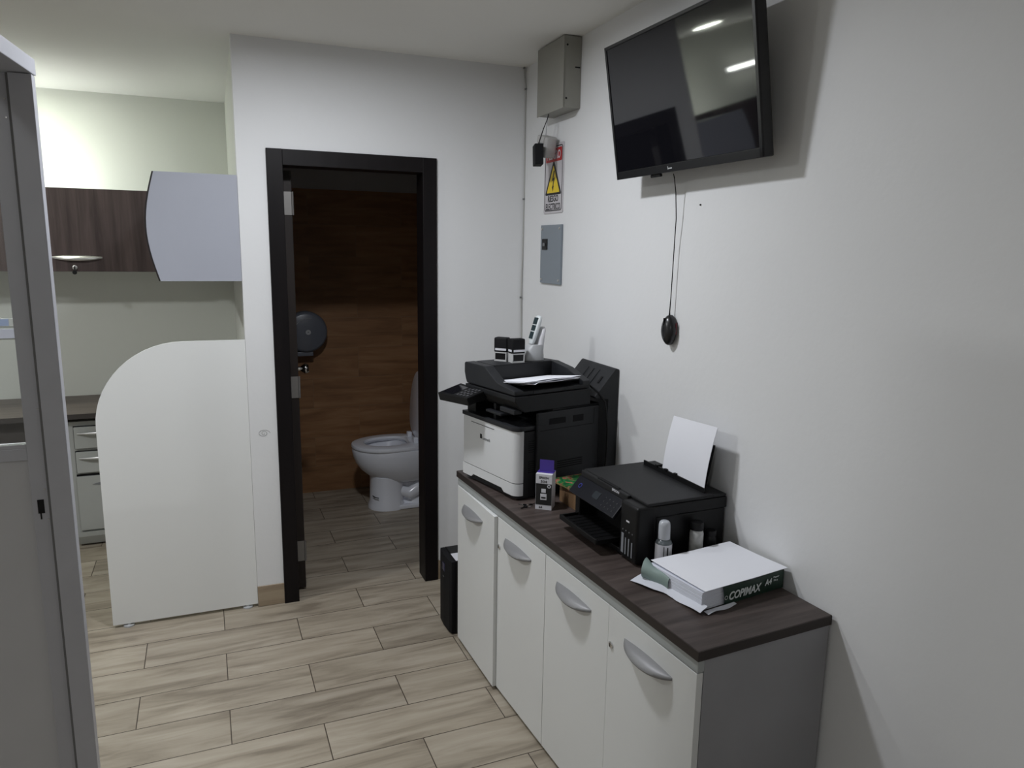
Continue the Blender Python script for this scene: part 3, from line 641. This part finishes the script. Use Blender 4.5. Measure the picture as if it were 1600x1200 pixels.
text('lettering', 'Paper', 0.022, 0.0055, M_GTXT, wr, fr_cam((0.256, -0.0048, 0.0395)), bold=0.02, th=0.0008)
text('lettering', '75 g', 0.016, 0.0055, M_GTXT, wr, fr_cam((0.254, -0.0048, 0.030)), bold=0.02, th=0.0008)
MB().lathe([(0.004, 0), (0.0055, 0)], 16, fr_cam((0.072, -0.0047, 0.022))).done('emblem', M_GTXT, wr)
# torn flaps
def ff(u, v):   # flap folded down at the front end, lying on the countertop
    wd = 0.024+0.030*max(0, (u-0.45)/0.55)**0.6-0.012*math.exp(-((u-0.55)/0.10)**2)
    return (-0.001-wd*v, -0.012+0.235*u, 0.0022+0.006*(math.sin(u*9+1)+1)*v*0.5+0.006*math.sin(PI*v)+0.018*(1-v)**2.5)
b = MB().sheet(ff, 28, 8, 0.001)
def fl(u, v): return (-0.006+0.105*u, -0.006-0.016*v*(1-0.4*u), 0.0022+0.003*math.sin(u*7)*v+0.002*(1-v))
b.sheet(fl, 14, 4, 0.001)
b.done('torn_flap', mat('flap_white', (0.60, 0.62, 0.68), 0.65), wr, 50)
def fc(u, v):   # curled greenish flap standing at the far front corner
    a = PI*1.15*v
    return (-0.008-(0.006+0.024*u*u)*math.sin(a), 0.120+0.100*u-0.02*math.sin(a)*u, 0.006+0.048*(1-math.cos(a))*0.5*(0.72+0.34*u)+0.002*math.sin(8*u))
MB().sheet(fc, 12, 12, 0.001).done('curled_flap', M_GREENI, wr, 50)
def fq(u, v): return (-0.004+0.297*u, -0.002+0.211*v, 0.0022+0.0035*math.exp(-((u-1)**2+(v)**2)*9)+0.002*math.exp(-(u**2+(v-1)**2)*8)+0.0006*math.sin(5*u+3*v))
o = MB().sheet(fq, 16, 12, 0.0008).done('paper_sheet', M_PAPER, None, 60)
o.matrix_world = RM @ Matrix.Translation((0.003, 0.0, 0.0525)) @ Matrix.Rotation(-0.018, 4, 'Z')
tag(o, 'loose white sheet lying on top of the opened green paper ream', 'paper')

# ================================================================== WALL ITEMS (right wall)
# television
TVM = Matrix.Translation((1.319, 1.570, 1.880)) @ Matrix.Rotation(0.0165, 4, 'Z') @ Matrix.Rotation(-0.165, 4, 'Y')   # local y along width, z up, x into wall
tv = thing('television', 'black flat-screen television mounted high on the right wall, tilted down', 'television', M=TVM)
TW, THh = 0.72, 0.424
b = MB(); b.box(0.0, 0.034, 0, TW, 0, THh, 0.004)
b.box(0.034, 0.062, 0.14, TW-0.14, 0.0, 0.26, 0.01)
b.done('housing', M_BEZ, tv)
MB().box(-0.0012, 0.0005, 0.012, TW-0.012, 0.026, THh-0.011).done('screen', M_SCR, tv)
b = MB(); b.box(-0.0035, 0.0, 0, TW, 0, 0.024, 0.001); b.box(-0.0035, 0, 0, TW, THh-0.010, THh, 0.001); b.box(-0.0035, 0, 0, 0.011, 0, THh, 0.001); b.box(-0.0035, 0, TW-0.011, TW, 0, THh, 0.001)
b.done('bezel', M_BEZ, tv)
MB().box(0.002, 0.012, TW/2+0.11, TW/2+0.165, -0.010, 0.0, 0.003).done('sensor', M_BLK, tv)
b = MB(); b.box(-0.0042, -0.0034, TW/2+0.055, TW/2+0.058, 0.008, 0.018); b.box(-0.0042, -0.0034, TW/2+0.035, TW/2+0.055, 0.009, 0.013)
b.done('emblem', M_GREYL, tv)
e = thing('wall_bracket', 'black steel bracket holding the television off the right wall', 'bracket', loc=(XR, 1.93, 2.05))
b = MB(); b.box(-0.018, -0.0005, -0.16, 0.16, -0.10, 0.14, 0.002); b.done('plate', M_BLK, e)
for yy in (-0.13, 0.09): MB().box(-0.045, -0.018, yy, yy+0.04, 0.0, 0.15, 0.002).done('arm', M_BLK, e)
# mouse hanging on its cable
e = thing('computer_mouse', 'black wired computer mouse hanging on its cable below the television', 'mouse', loc=(XR, 2.050, 1.385))
n_ = 28
rings = []
for xx, sc in ((-0.006, 0.86), (-0.008, 0.98), (-0.016, 1.0), (-0.025, 0.93), (-0.033, 0.74), (-0.038, 0.42), (-0.0395, 0.12)):
    ring = []
    for k in range(n_):
        a = 2*PI*k/n_; wy = 0.030*(1-0.10*math.sin(a)**2+0.06*math.cos(2*a)); hz = 0.051
        ring.append((xx, math.cos(a)*wy*sc, math.sin(a)*hz*sc+0.0))
    rings.append(ring)
ms_ = MB().loft(rings).done('mouse_shell', mat('mouse_black', (0.012, 0.012, 0.013), 0.28), e, 60)
MB().box(-0.0405, -0.020, -0.0012, 0.0012, 0.016, 0.040, 0.0005).done('scroll_wheel', M_BLKM, ms_)
MB().box(-0.012, -0.007, -0.0312, -0.0285, -0.012, 0.026, 0.001).done('red_trim', mat('mouse_red', (0.10, 0.008, 0.015), 0.35), ms_)
pts = [(-0.018, 0.0, 0.048), (-0.018, 0.0, 0.06), (-0.017, -0.001, 0.11), (-0.017, -0.003, 0.20), (-0.018, -0.006, 0.28), (-0.022, -0.014, 0.36), (-0.030, -0.016, 0.44), (-0.040, -0.020, 0.48), (-0.046, -0.022, 0.496)]
MB().tube(pts, [0.003, 0.002]+[0.0016]*7, 8).done('cord', M_BLK, e, 60)
# electrical enclosure at ceiling
e = thing('electrical_enclosure', 'beige-grey metal enclosure mounted under the ceiling on the right wall', 'electrical box', loc=(XR, 2.783, 2.202))
MB().box(-0.076, -0.0005, 0, 0.25, 0, 0.270, 0.002).done('enclosure_body', M_BOXG, e)
MB().box(-0.080, -0.0762, -0.003, 0.253, -0.003, 0.268, 0.0012).done('cover', M_BOXG, e)
for z in (0.035, 0.235): MB().lathe([(0, 0), (0.004, 0), (0.004, 0.0012), (0, 0.0012)], 12, Matrix.Translation((-0.064, 0.0, z)) @ Matrix.Rotation(PI/2, 4, 'X')).done('screw', M_BLK, e)
MB().box(-0.028, -0.006, -0.0008, 0.0003, 0.152, 0.157).done('slot', M_BLK, e)
# power adapters hanging from the enclosure
e = thing('power_adapter', 'white power adapter hanging on a cord beneath the wall enclosure', 'adapter', loc=(1.352, 2.995, 2.078))
Ma = Matrix.Rotation(0.25, 4, 'X') @ Matrix.Rotation(0.2, 4, 'Z')
MB().box(-0.03, 0.028, -0.037, 0.037, -0.045, 0.043, 0.010, 3, M=Ma).done('adapter_body', mat('adapter_white', (0.42, 0.41, 0.40), 0.4), e, 40)
MB().box(-0.0308, -0.0298, -0.02, 0.01, -0.012, 0.014, M=Ma).done('rating_label', M_GREYM, e)
MB().tube([(-0.005, -0.002, 0.038), (-0.002, 0.0, 0.07), (-0.006, -0.018, 0.10), (-0.010, -0.030, 0.123)], 0.0018, 8).done('cord', M_GREYL, e, 60)
e = thing('power_adapter', 'black plug adapter hanging in front of the white one', 'adapter', loc=(1.296, 2.955, 2.040))
Ma = Matrix.Rotation(-0.08, 4, 'X') @ Matrix.Rotation(-0.25, 4, 'Z')
MB().box(-0.018, 0.018, -0.032, 0.032, -0.048, 0.036, 0.003, M=Ma).done('adapter_body', M_BLKM, e)
MB().box(-0.008, -0.004, 0.032, 0.050, -0.026, -0.024, M=Ma).box(-0.008, -0.004, 0.032, 0.050, -0.010, -0.008, M=Ma).done('prong', M_STEEL, e)
MB().tube([(0, 0.0, 0.034), (0.004, -0.003, 0.05), (0.015, -0.018, 0.10), (0.030, -0.018, 0.135), (0.040, -0.012, 0.160)], [0.004, 0.0025, 0.002, 0.002, 0.002], 8).done('cord', M_BLK, e, 60)
# danger sign
SW, SH = 0.196, 0.294
SM = fr_left((XR-0.0005, 3.014, 1.947))
sg = thing('warning_sign', 'danger sign with yellow triangle and lightning bolt on the right wall', 'sign', M=SM)
def rrect(w, h, r, n=5):
    P = []
    for cx, cy, a0 in ((w/2-r, h/2-r, 0), (-w/2+r, h/2-r, 90), (-w/2+r, -h/2+r, 180), (w/2-r, -h/2+r, 270)):
        for k in range(n+1): a = math.radians(a0+90*k/n); P.append((cx+r*math.cos(a), cy+r*math.sin(a)))
    return P
MB().prism(rrect(SW, SH, 0.008), 'z', 0, 0.003).done('plate', M_SIGN, sg)
b = MB(); po, pi_ = rrect(SW-0.018, SH-0.02, 0.015), rrect(SW-0.026, SH-0.028, 0.012)
b.loft([[(x, y, 0.003) for x, y in po], [(x, y, 0.0036) for x, y in po], [(x, y, 0.0036) for x, y in pi_], [(x, y, 0.003) for x, y in pi_]], cap=False)
b.done('border', M_INK, sg)
MB().prism([(x, y+0.100) for x, y in rrect(SW-0.034, 0.056, 0.006)], 'z', 0.0031, 0.0038).done('header', M_RED, sg)
text('lettering', 'PELIGRO', 0.135, 0.036, M_LBL, sg, Matrix.Translation((0, 0.100, 0.0038)), bold=0.02)
def tri(s_, cy): 
    h = s_*1.0; return [(0, cy+h*0.62), (-s_*0.56, cy-h*0.38), (s_*0.56, cy-h*0.38)]
def roundtri(s_, cy, r):
    P = []; T = tri(s_, cy)
    c = Vector((0, cy-0.02*s_, 0))
    for i, p in enumerate(T):
        a0 = {0: 30, 1: 150, 2: 270}[i]
        for k in range(6): a = math.radians(a0+120*k/5); P.append((p[0]*0.93+r*math.cos(a), c.y+(p[1]-c.y)*0.93+r*math.sin(a)))
    return P
MB().prism(roundtri(0.142, -0.012, 0.006), 'z', 0.0031, 0.0037).done('triangle_border', M_INK, sg)
MB().prism(roundtri(0.116, -0.015, 0.003), 'z', 0.0037, 0.0042).done('triangle', M_YEL, sg)
MB().prism([(0.004, 0.045), (-0.012, 0.003), (0.002, 0.006), (-0.006, -0.022), (-0.012, -0.020), (-0.001, -0.042), (0.006, -0.017), (0.001, -0.019), (0.014, 0.018), (0.000, 0.014), (0.014, 0.046)], 'z', 0.0042, 0.0048, M=Matrix.Translation((0, -0.012, 0))).done('bolt', M_INK, sg)
text('lettering', 'RIESGO', 0.105, 0.028, M_INK, sg, Matrix.Translation((0, -0.084, 0.0031)), bold=0.02)
text('lettering', 'ELECTRICO', 0.148, 0.028, M_INK, sg, Matrix.Translation((0, -0.118, 0.0031)), bold=0.02)
# breaker panel
e = thing('breaker_panel', 'grey metal breaker panel cover below the danger sign', 'electrical panel', M=fr_left((XR-0.0005, YB-0.3364, 1.6212)))
MB().box(-0.107, 0.107, -0.129, 0.129, 0, 0.010, 0.002).done('cover', M_PANEL, e)
MB().box(-0.085, -0.030, 0.02, 0.068, 0.0095, 0.0135, 0.001).done('breaker', M_BLK, e)
MB().box(-0.066, -0.048, 0.036, 0.050, 0.0135, 0.019, 0.001).done('toggle', M_GREYM, e)
for sx in (-1, 1):
    for sy in (-1, 1): MB().lathe([(0, 0.010), (0.006, 0.010), (0.005, 0.0125), (0, 0.0125)], 14, Matrix.Translation((sx*0.09, sy*0.112, 0))).done('screw', M_STEEL, e)
# thin cable up the corner with clips
e = thing('wall_cable', 'thin grey cable clipped up the corner beside the doorway wall', 'cable', loc=(XR-0.012, YB-0.004, 0))
pts = [(0.004, 0, 2.474), (0.005, 0, 2.44), (0.010, 0, 2.38), (0.009, 0, 2.2), (0.010, 0, 2.0), (0.0105, 0, 1.88), (0.009, 0, 1.7), (0.006, 0, 1.5), (0.0055, 0, 1.41), (0.009, 0, 1.2), (0.009, 0, 0.8)]
pts = [(0.010-abs(p[0]-0.010)*1.6, p[1]-0.002, p[2]) for p in pts]
MB().tube(pts, 0.0028, 8).done('cord', mat('cable_grey', (0.42, 0.42, 0.40), 0.6), e, 60)
for z in (2.472, 2.38, 1.88, 1.41):
    x = min(pts, key=lambda p: abs(p[2]-z))[0]
    MB().box(x-0.006, x+0.0015, -0.008, 0.003, z-0.0035, z+0.0035, 0.001).done('clip', M_GREYM, e)
tag(MB().lathe([(0, 0), (0.003, 0), (0.002, 0.004), (0, 0.005)], 12, fr_left((XR, 1.94, 1.783))).done('wall_nail', M_BLK), 'tiny dark nail in the right wall below the television', 'nail')
# pencil scribble on the back wall
b = MB(); b.tube([(0.166+0.028*(1-0.035*k)*math.cos(k*0.55)*(0.5+0.5*(1-k/30)), YB-0.0004, 0.818+0.017*(1-0.03*k)*math.sin(k*0.55)) for k in range(24)], 0.0009, 5)
tag(b.done('wall_scribble', mat('pencil', (0.28, 0.28, 0.28), 0.8)), 'small pencil swirl drawn on wall left of bathroom doorway', 'drawing')

# ================================================================== ALCOVE
dv = thing('divider_panel', 'tall white rounded-corner desk end panel left of the bathroom doorway', 'divider', loc=(XL, YB, 0))
W0 = -0.594; R_ = 0.345
P = [(-0.001, 0.014), (-0.001, 1.238), (W0+R_, 1.238)]
for k in range(1, 15): a = PI/2+k/14*PI/2; P.append((W0+R_+R_*math.cos(a), 1.238-R_+R_*math.sin(a)))
P += [(W0, 0.014)]
MB().prism([(p[0], p[1]) for p in P], 'y', 0.001, 0.019, 0.0).done('panel', speckle(mat('divider_white', (0.74, 0.75, 0.74), 0.45), 3, 0.01), dv)
for x in (W0+0.06, -0.045): MB().lathe([(0, 0), (0.022, 0), (0.022, 0.006), (0.008, 0.008), (0.008, 0.0142), (0, 0.0142)], 20, Matrix.Translation((x, 0.010, 0))).done('levelling_foot', M_GREYL, dv)
# overhead cabinet on the side wall with curved front
oc = thing('overhead_cabinet', 'grey-ended overhead cabinet with curved dark front beside the doorway wall', 'cabinet', loc=(XL, YB, 1.490))
def curve(off, n=14, top=0.436):
    out = []
    for k in range(n+1):
        t = k/n; out.append((-0.316-0.039*math.sin(PI*min(1, max(0, t)))+0.002-off, t*top))
    return out
P = [(-0.001, 0)]+curve(0)+[(-0.001, 0.436)]
MB().prism(P, 'y', 0.0, 0.018).done('end_panel', M_OVERG, oc)
P = [(-0.001, 0.004)]+[(x, 0.004+z*0.982) for x, z in curve(0)]+[(-0.001, 0.432)]
MB().prism(P, 'y', 0.0185, 1.17).done('cabinet_body', M_OVERG, oc)
c1, c2 = curve(0.0005), curve(0.0065)
MB().prism(c1+c2[::-1], 'y', 0.002, 1.17).done('curved_door', mat('curved_door_dark', (0.012, 0.009, 0.009), 0.5), oc)
# overhead cabinet on far wall
oc2 = thing('overhead_cabinet', 'dark wood overhead cabinet with lift-up doors on the far alcove wall', 'cabinet', loc=(0, 4.55, 1.488))
b = MB(); b.box(-2.7, XL-0.001, 0.0185, YFAR-4.5505, 0, 0.380); b.done('cabinet_body', M_OVERG, oc2)
for (x0, x1, hx) in ((-2.68, -1.882, None), (-1.878, -1.082, None), (-1.078, -0.27, -0.676)):
    d = MB().box(x0, x1, 0.0, 0.018, 0.001, 0.435, 0.001).done('flap_door', M_OVER, oc2)
    hx = (x0+x1)/2 if hx is None else hx
    hd = half_moon(0.24, 0.03, 0.022); hd.rot(Matrix.Translation((hx, 0.0, 0.076)) @ Matrix.Rotation(PI/2, 4, 'Z')); hd.done('handle', M_STEEL, d, 50)
    L_ = MB().lathe([(0, 0), (0.012, 0), (0.012, 0.004), (0.004, 0.006), (0, 0.006)], 20, Matrix.Translation((hx-0.014, 0.0, 0.022)) @ Matrix.Rotation(PI/2, 4, 'X')).done('lock', M_STEEL, d, 40)
    if x1 > -1:
        MB().box(hx-0.016, hx-0.012, -0.022, -0.004, 0.012, 0.030, 0.001).lathe([(0, 0), (0.011, 0), (0.011, 0.005), (0, 0.005)], 16, Matrix.Translation((hx-0.014, -0.016, -0.003)) @ Matrix.Rotation(PI/2, 4, 'X')).done('key', M_BLK, L_)
# tube lamp lying on top of the cabinet
e = thing('tube_lamp', 'slim lit tube lamp hidden behind the top edge of the dark overhead cabinet', 'lamp', loc=(-1.02, 4.605, 1.8682))
MB().box(-0.32, 0.32, -0.02, 0.02, 0, 0.012, 0.002).box(-0.33, -0.315, -0.018, 0.018, 0.0, 0.045, 0.003).box(0.315, 0.33, -0.018, 0.018, 0.0, 0.045, 0.003).done('fixture', M_GREYL, e)
MB().tube([(-0.315, 0, 0.027), (0.315, 0, 0.027)], 0.012, 16).done('tube', M_TUBE, e, 60)
e = thing('added_streak_lamp', 'added slim bar lamp, out of view on far alcove wall, for a streak mirrored in the television', 'lamp', loc=(-1.72, YFAR, 2.16))  # added out of view to give the television its second mirrored streak
MB().box(-0.24, 0.24, -0.03, -0.0005, -0.02, 0.02, 0.003).done('fixture', M_GREYL, e)
MB().tube([(-0.23, -0.04, 0), (0.23, -0.04, 0)], 0.010, 12).done('tube', M_TUBE, e, 60)
# worktop and added dark panel for the shade beneath it
dk2 = thing('desk', 'brown wood worktop desk running along the far alcove wall', 'desk', loc=(0, 4.36, 0))
MB().box(-2.6, XL-0.001, 0, YFAR-4.36-0.010, 0.722, 0.75, 0.001).done('desk_top', M_DESKT, dk2)
MB().box(-2.6, XL-0.001, -0.0015, -0.0002, 0.7225, 0.7495).done('edge_band', M_DESKD, dk2)
MB().box(-2.6, -0.86, 0.06, 0.078, 0.10, 0.7215).done('underdesk_shade_panel', M_DESKD, dk2)  # added dark sheet standing in for the shade under the worktop
MB().box(-2.6, -2.575, 0.06, 0.50, 0, 0.7215).box(-0.88, -0.862, 0.078, 0.50, 0, 0.7215).done('leg_panel', M_DESKD, dk2)
# drawer pedestal
pd = thing('drawer_pedestal', 'light grey three-drawer pedestal under the alcove desk', 'drawer unit', loc=(-0.775, 4.385, 0))
MB().box(0, 0.40, 0.019, 0.48, 0.045, 0.700, 0.002).done('carcass', M_DRAW, pd)
MB().prism([(0.019, 0.012), (0.46, 0.012), (0.46, 0.045), (0.0, 0.085), (0.0, 0.06)], 'x', 0.012, 0.388).done('plinth', M_DRAW, pd)
for (z0, z1) in ((0.555, 0.672), (0.42, 0.535)):
    MB().box(0.030, 0.370, 0.016, 0.0186, z0-0.004, z1+0.004).done('drawer_gap', M_BLKM, pd)
    d = MB().box(0.034, 0.366, 0.0, 0.016, z0, z1, 0.002).done('drawer', M_DRAW, pd)
    MB().tube([(0.05, -0.004, z1-0.034), (0.10, -0.020, z1-0.032), (0.20, -0.026, z1-0.030), (0.30, -0.020, z1-0.032), (0.35, -0.004, z1-0.034)], [0.003, 0.006, 0.0075, 0.006, 0.003], 10).done('handle', mat('handle_pale', (0.6, 0.6, 0.6), 0.3, 0.5), d, 60)
d = MB().box(0.028, 0.372, 0.002, 0.0186, 0.095, 0.398, 0.002).done('drawer', M_DRAW, pd)
MB().box(0.028, 0.372, 0.016, 0.0187, 0.398, 0.409).done('drawer_gap', M_BLKM, pd)
MB().prism([(0.10, 0.352), (0.14, 0.362), (0.34, 0.364), (0.34, 0.350), (0.14, 0.346)], 'y', -0.0005, 0.003).done('handle', M_GREYM, d)
MB().box(0.04, 0.36, 0.05, 0.44, 0, 0.012).done('base', M_BLKM, pd)
# unidentified pale two-row shape seen through the glass, built as flat plates
e = thing('pale_two_row_shape', 'unidentified pale bluish two-row shape at far wall, seen through the partition glass', 'wall plate', loc=(-1.20, YFAR, 1.10))
M_PLT = mat('plate_pale', (0.72, 0.74, 0.86), 0.25)
MB().box(-0.16, 0.158, -0.014, -0.0005, 0.0, 0.055, 0.002).done('lower_plate', M_PLT, e)
MB().box(-0.16, 0.150, -0.014, -0.0005, 0.068, 0.115, 0.002).done('upper_plate', mat('plate_white', (0.75, 0.77, 0.74), 0.3), e)
MB().box(-0.15, 0.105, -0.016, -0.0142, 0.072, 0.112, 0.001).done('insert', mat('plate_blue', (0.45, 0.55, 0.80), 0.15), e)

# ================================================================== GLAZED ALUMINIUM PARTITION (left foreground)
pt_ = thing('office_partition', 'grey aluminium glazed office partition with solid lower panel at left edge', 'partition', loc=(-0.4, 2.0, 0))
MB().box(0.0, 0.046, 0.0, 0.036, 0, 2.005, 0.002).done('post', M_ALU, pt_)
MB().box(-0.0052, 0.0, 0.004, 0.030, 0.0, 2.004).done('post_gasket', mat('gasket_grey', (0.16, 0.16, 0.16), 0.7), pt_)
b = MB(); b.box(-0.041, -0.0055, 0.012, 0.040, 0.02, 2.003, 0.0015); b.box(-0.941, -0.906, 0.012, 0.040, 0.02, 2.003, 0.0015)
b.box(-0.906, -0.041, 0.014, 0.038, 1.120, 1.150, 0.0015); b.box(-0.906, -0.041, 0.013, 0.039, 1.150, 1.160, 0.0015); b.box(-0.906, -0.041, 0.014, 0.038, 0.02, 0.10, 0.0015); b.box(-0.906, -0.041, 0.014, 0.038, 1.965, 2.003, 0.0015)
sf = b.done('sash_frame', M_ALU, pt_)
MB().box(-0.906, -0.041, 0.022, 0.030, 0.10, 1.120).done('lower_panel', M_ALUP, pt_)
MB().box(-0.906, -0.041, 0.0235, 0.0285, 1.160, 1.965).done('glass_pane', M_GLASS, pt_)
b = MB(); b.box(-0.030, -0.016, 0.0105, 0.0125, 0.985, 1.020, 0.0005); b.box(-0.026, -0.023, 0.0105, 0.0122, 0.970, 0.987); b.done('latch', M_BLK, sf)
b = MB()
for z, x in ((1.91, -0.012), (1.95, -0.012), (1.245, -0.010), (1.045, -0.012), (0.968, -0.010)): b.lathe([(0, 0), (0.0022, 0), (0.0018, 0.001), (0, 0.001)], 10, fr_cam((x, 0.012, z)))
b.done('screw', M_STEEL, sf)
Mh = Matrix.Translation((0.048, 0.012, 0)) @ Matrix.Rotation(math.radians(-5.2), 4, 'Z')
MB().box(-0.12, 0.0, -1.75, 0.02, 2.0065, 2.042, 0.002, M=Mh).done('header', M_ALU, pt_)
b = MB(); b.box(-0.95, -0.07, 0.0, 0.045, 2.0065, 2.042, 0.002); b.done('header', M_ALU, pt_)
b = MB(); b.box(-0.12, -0.075, -1.75, -1.71, 0, 2.006, 0.002, M=Mh); b.done('post', M_ALU, pt_)
b = MB(); b.box(-0.99, -0.945, 0.0, 0.036, 0, 2.005, 0.002); b.done('post', M_ALU, pt_)

# ================================================================== BATHROOM THINGS
tl = thing('toilet', 'white porcelain toilet with raised lid in the dark bathroom', 'toilet', loc=(0, 4.50, 0))
def egg(xf, xb, hw, z, n=36):
    """front at xf (towards -x), back xb"""
    cx = xf+(xb-xf)*0.52; out = []
    for k in range(n):
        a = 2*PI*k/n; c, s_ = math.cos(a), math.sin(a)
        rx = (xb-cx) if c > 0 else (cx-xf)
        pw = 2.0 if c < 0 else 3.2
        out.append((cx+rx*math.copysign(abs(c)**(2/pw), c), hw*math.copysign(abs(s_)**(2/(2.1 if c < 0 else 2.6)), s_), z))
    return out
outer = [(0.985, 1.28, 0.05, 0.085), (0.88, 1.30, 0.115, 0.185), (0.845, 1.32, 0.135, 0.215), (0.795, 1.32, 0.162, 0.26), (0.762, 1.30, 0.178, 0.31), (0.747, 1.30, 0.186, 0.355), (0.742, 1.30, 0.188, 0.392), (0.745, 1.30, 0.186, 0.400)]
outer = [(0.90, 1.20, 0.09, 0.175)]+outer[1:]
inner = [(0.80, 1.08, 0.135, 0.400), (0.82, 1.06, 0.12, 0.36), (0.87, 1.03, 0.08, 0.28), (0.92, 1.0, 0.03, 0.24)]
MB().loft([egg(*o_) for o_ in outer]+[egg(*o_) for o_ in inner]).done('bowl', M_PORC, tl, 50)
b = MB()
b.loft([egg(0.838, 1.07, 0.118, 0.0, 28), egg(0.838, 1.07, 0.118, 0.02, 28), egg(0.850, 1.06, 0.110, 0.05, 28), egg(0.852, 1.06, 0.108, 0.18, 28), egg(0.85, 1.07, 0.112, 0.215, 28)])
b.box(0.98, 1.36, -0.112, 0.112, 0.0, 0.028, 0.008, 3)
b.prism([(0.98, 0.028), (1.36, 0.028), (1.36, 0.30), (1.15, 0.30), (1.05, 0.24), (0.98, 0.22)], 'y', -0.055, 0.055, 0.01)
b.loft([egg(1.02, 1.36, 0.10, 0.028, 20), egg(1.06, 1.36, 0.07, 0.10, 20), egg(1.10, 1.36, 0.06, 0.16, 20)])
b.tube([(1.02, -0.06, 0.12), (1.09, -0.07, 0.09), (1.16, -0.07, 0.13), (1.24, -0.07, 0.20), (1.33, -0.06, 0.24)], [0.03, 0.042, 0.045, 0.042, 0.04], 16)
b.done('pedestal', M_PORC, tl, 50)
rr2 = [(0.743, 1.20, 0.188, 0.402), (0.738, 1.205, 0.192, 0.412), (0.743, 1.20, 0.188, 0.424), (0.765, 1.18, 0.168, 0.430), (0.815, 1.10, 0.118, 0.428), (0.822, 1.09, 0.110, 0.415), (0.815, 1.10, 0.118, 0.402)]
MB().loft([egg(*q) for q in rr2]+[egg(*rr2[0])], cap=False).done('seat', M_PORC, tl, 50)
MB().box(1.115, 1.145, -0.10, -0.06, 0.425, 0.460, 0.008, 3).box(1.115, 1.145, 0.06, 0.10, 0.425, 0.460, 0.008, 3).done('seat_hinge', M_PORC, tl, 40)
ld = []
for x, s_ in ((0.0, 0.93), (0.004, 0.99), (0.010, 1.0), (0.016, 0.99), (0.020, 0.93)):
    ring = []
    for k in range(36):
        a = 2*PI*k/36; c, q = math.cos(a), math.sin(a); hz = 0.215; z = 0.215+hz*math.copysign(abs(q)**(2/(2.1 if q > 0 else 3.5)), q)*s_
        ring.append((x, 0.185*math.copysign(abs(c)**(2/2.4), c)*s_, z))
    ld.append(ring)
MB().loft(ld, M=Matrix.Translation((1.145, 0, 0.440)) @ Matrix.Rotation(math.radians(4.5), 4, 'Y')).done('lid', M_PORC, tl, 50)
MB().box(1.225, 1.42, -0.19, 0.19, 0.392, 0.76, 0.02, 3).box(1.22, 1.43, -0.20, 0.20, 0.76, 0.79, 0.012, 3).done('cistern', M_PORC, tl, 40)
MB().tube([(0.856, -0.060, 0.095), (0.868, -0.085, 0.090), (0.885, -0.102, 0.090)], 0.003, 6).done('bolt_cap', M_BLK, tl)
# paper dispenser
e = thing('toilet_paper_dispenser', 'round smoky grey jumbo toilet paper dispenser on bathroom wall', 'dispenser', loc=(0.525, YFAR, 1.103))
MB().lathe([(0, 0.001), (0.122, 0.001), (0.130, 0.02), (0.132, 0.095), (0.126, 0.112), (0.11, 0.119), (0, 0.121)], 48, fr_cam((0, 0, 0))).done('cover', M_PLG, e, 50)
MB().lathe([(0.004, 0.121), (0.016, 0.121), (0.016, 0.124), (0.004, 0.124)], 24, fr_cam((0.01, 0, 0))).done('lock_ring', M_GREYL, e)
b = MB(); b.tube([(0.01+0.088*math.cos(a*PI/12), -0.121, 0.088*math.sin(a*PI/12)) for a in range(5, 12)], 0.002, 6); b.done('window_edge', M_GREYL, e, 60)
MB().box(-0.06, 0.04, -0.10, -0.02, -0.155, -0.128, 0.004).done('outlet', M_PLG, e)

# ================================================================== UPS TOWER
up = thing('power_backup_unit', 'black backup power tower on floor between cabinet and doorway wall', 'battery backup', loc=(0.858, 2.795, 0), rz=0.0)
MB().box(0.028, 0.36, 0.0, 0.172, 0.006, 0.335, 0.006).box(0.04, 0.07, 0.01, 0.16, 0, 0.007).box(0.30, 0.33, 0.01, 0.16, 0, 0.007).done('case', M_BLK, up)
MB().prism([(0.0285, 0.002), (0.0285, 0.170), (0.010, 0.170), (0.003, 0.150), (0.0, 0.09), (0.004, 0.02), (0.010, 0.002)], 'z', 0.006, 0.333, 0.002).done('front_bezel', M_BLKM, up, 40)
MB().box(-0.001, 0.002, 0.075, 0.105, 0.262, 0.298, 0.001).done('display', mat('ups_display', (0.02, 0.02, 0.06), 0.2), up)
MB().box(0.0, 0.002, 0.085, 0.10, 0.232, 0.236).done('button', M_GREYM, up)
MB().box(0.030, 0.100, 0.006, 0.085, 0.335, 0.3356).done('sticker', M_LBL, up)
b = MB()
for k in range(4): b.box(0.045, 0.058, -0.0008, 0.0005, 0.030+k*0.006, 0.033+k*0.006)
b.done('rating_mark', M_GREYM, up)
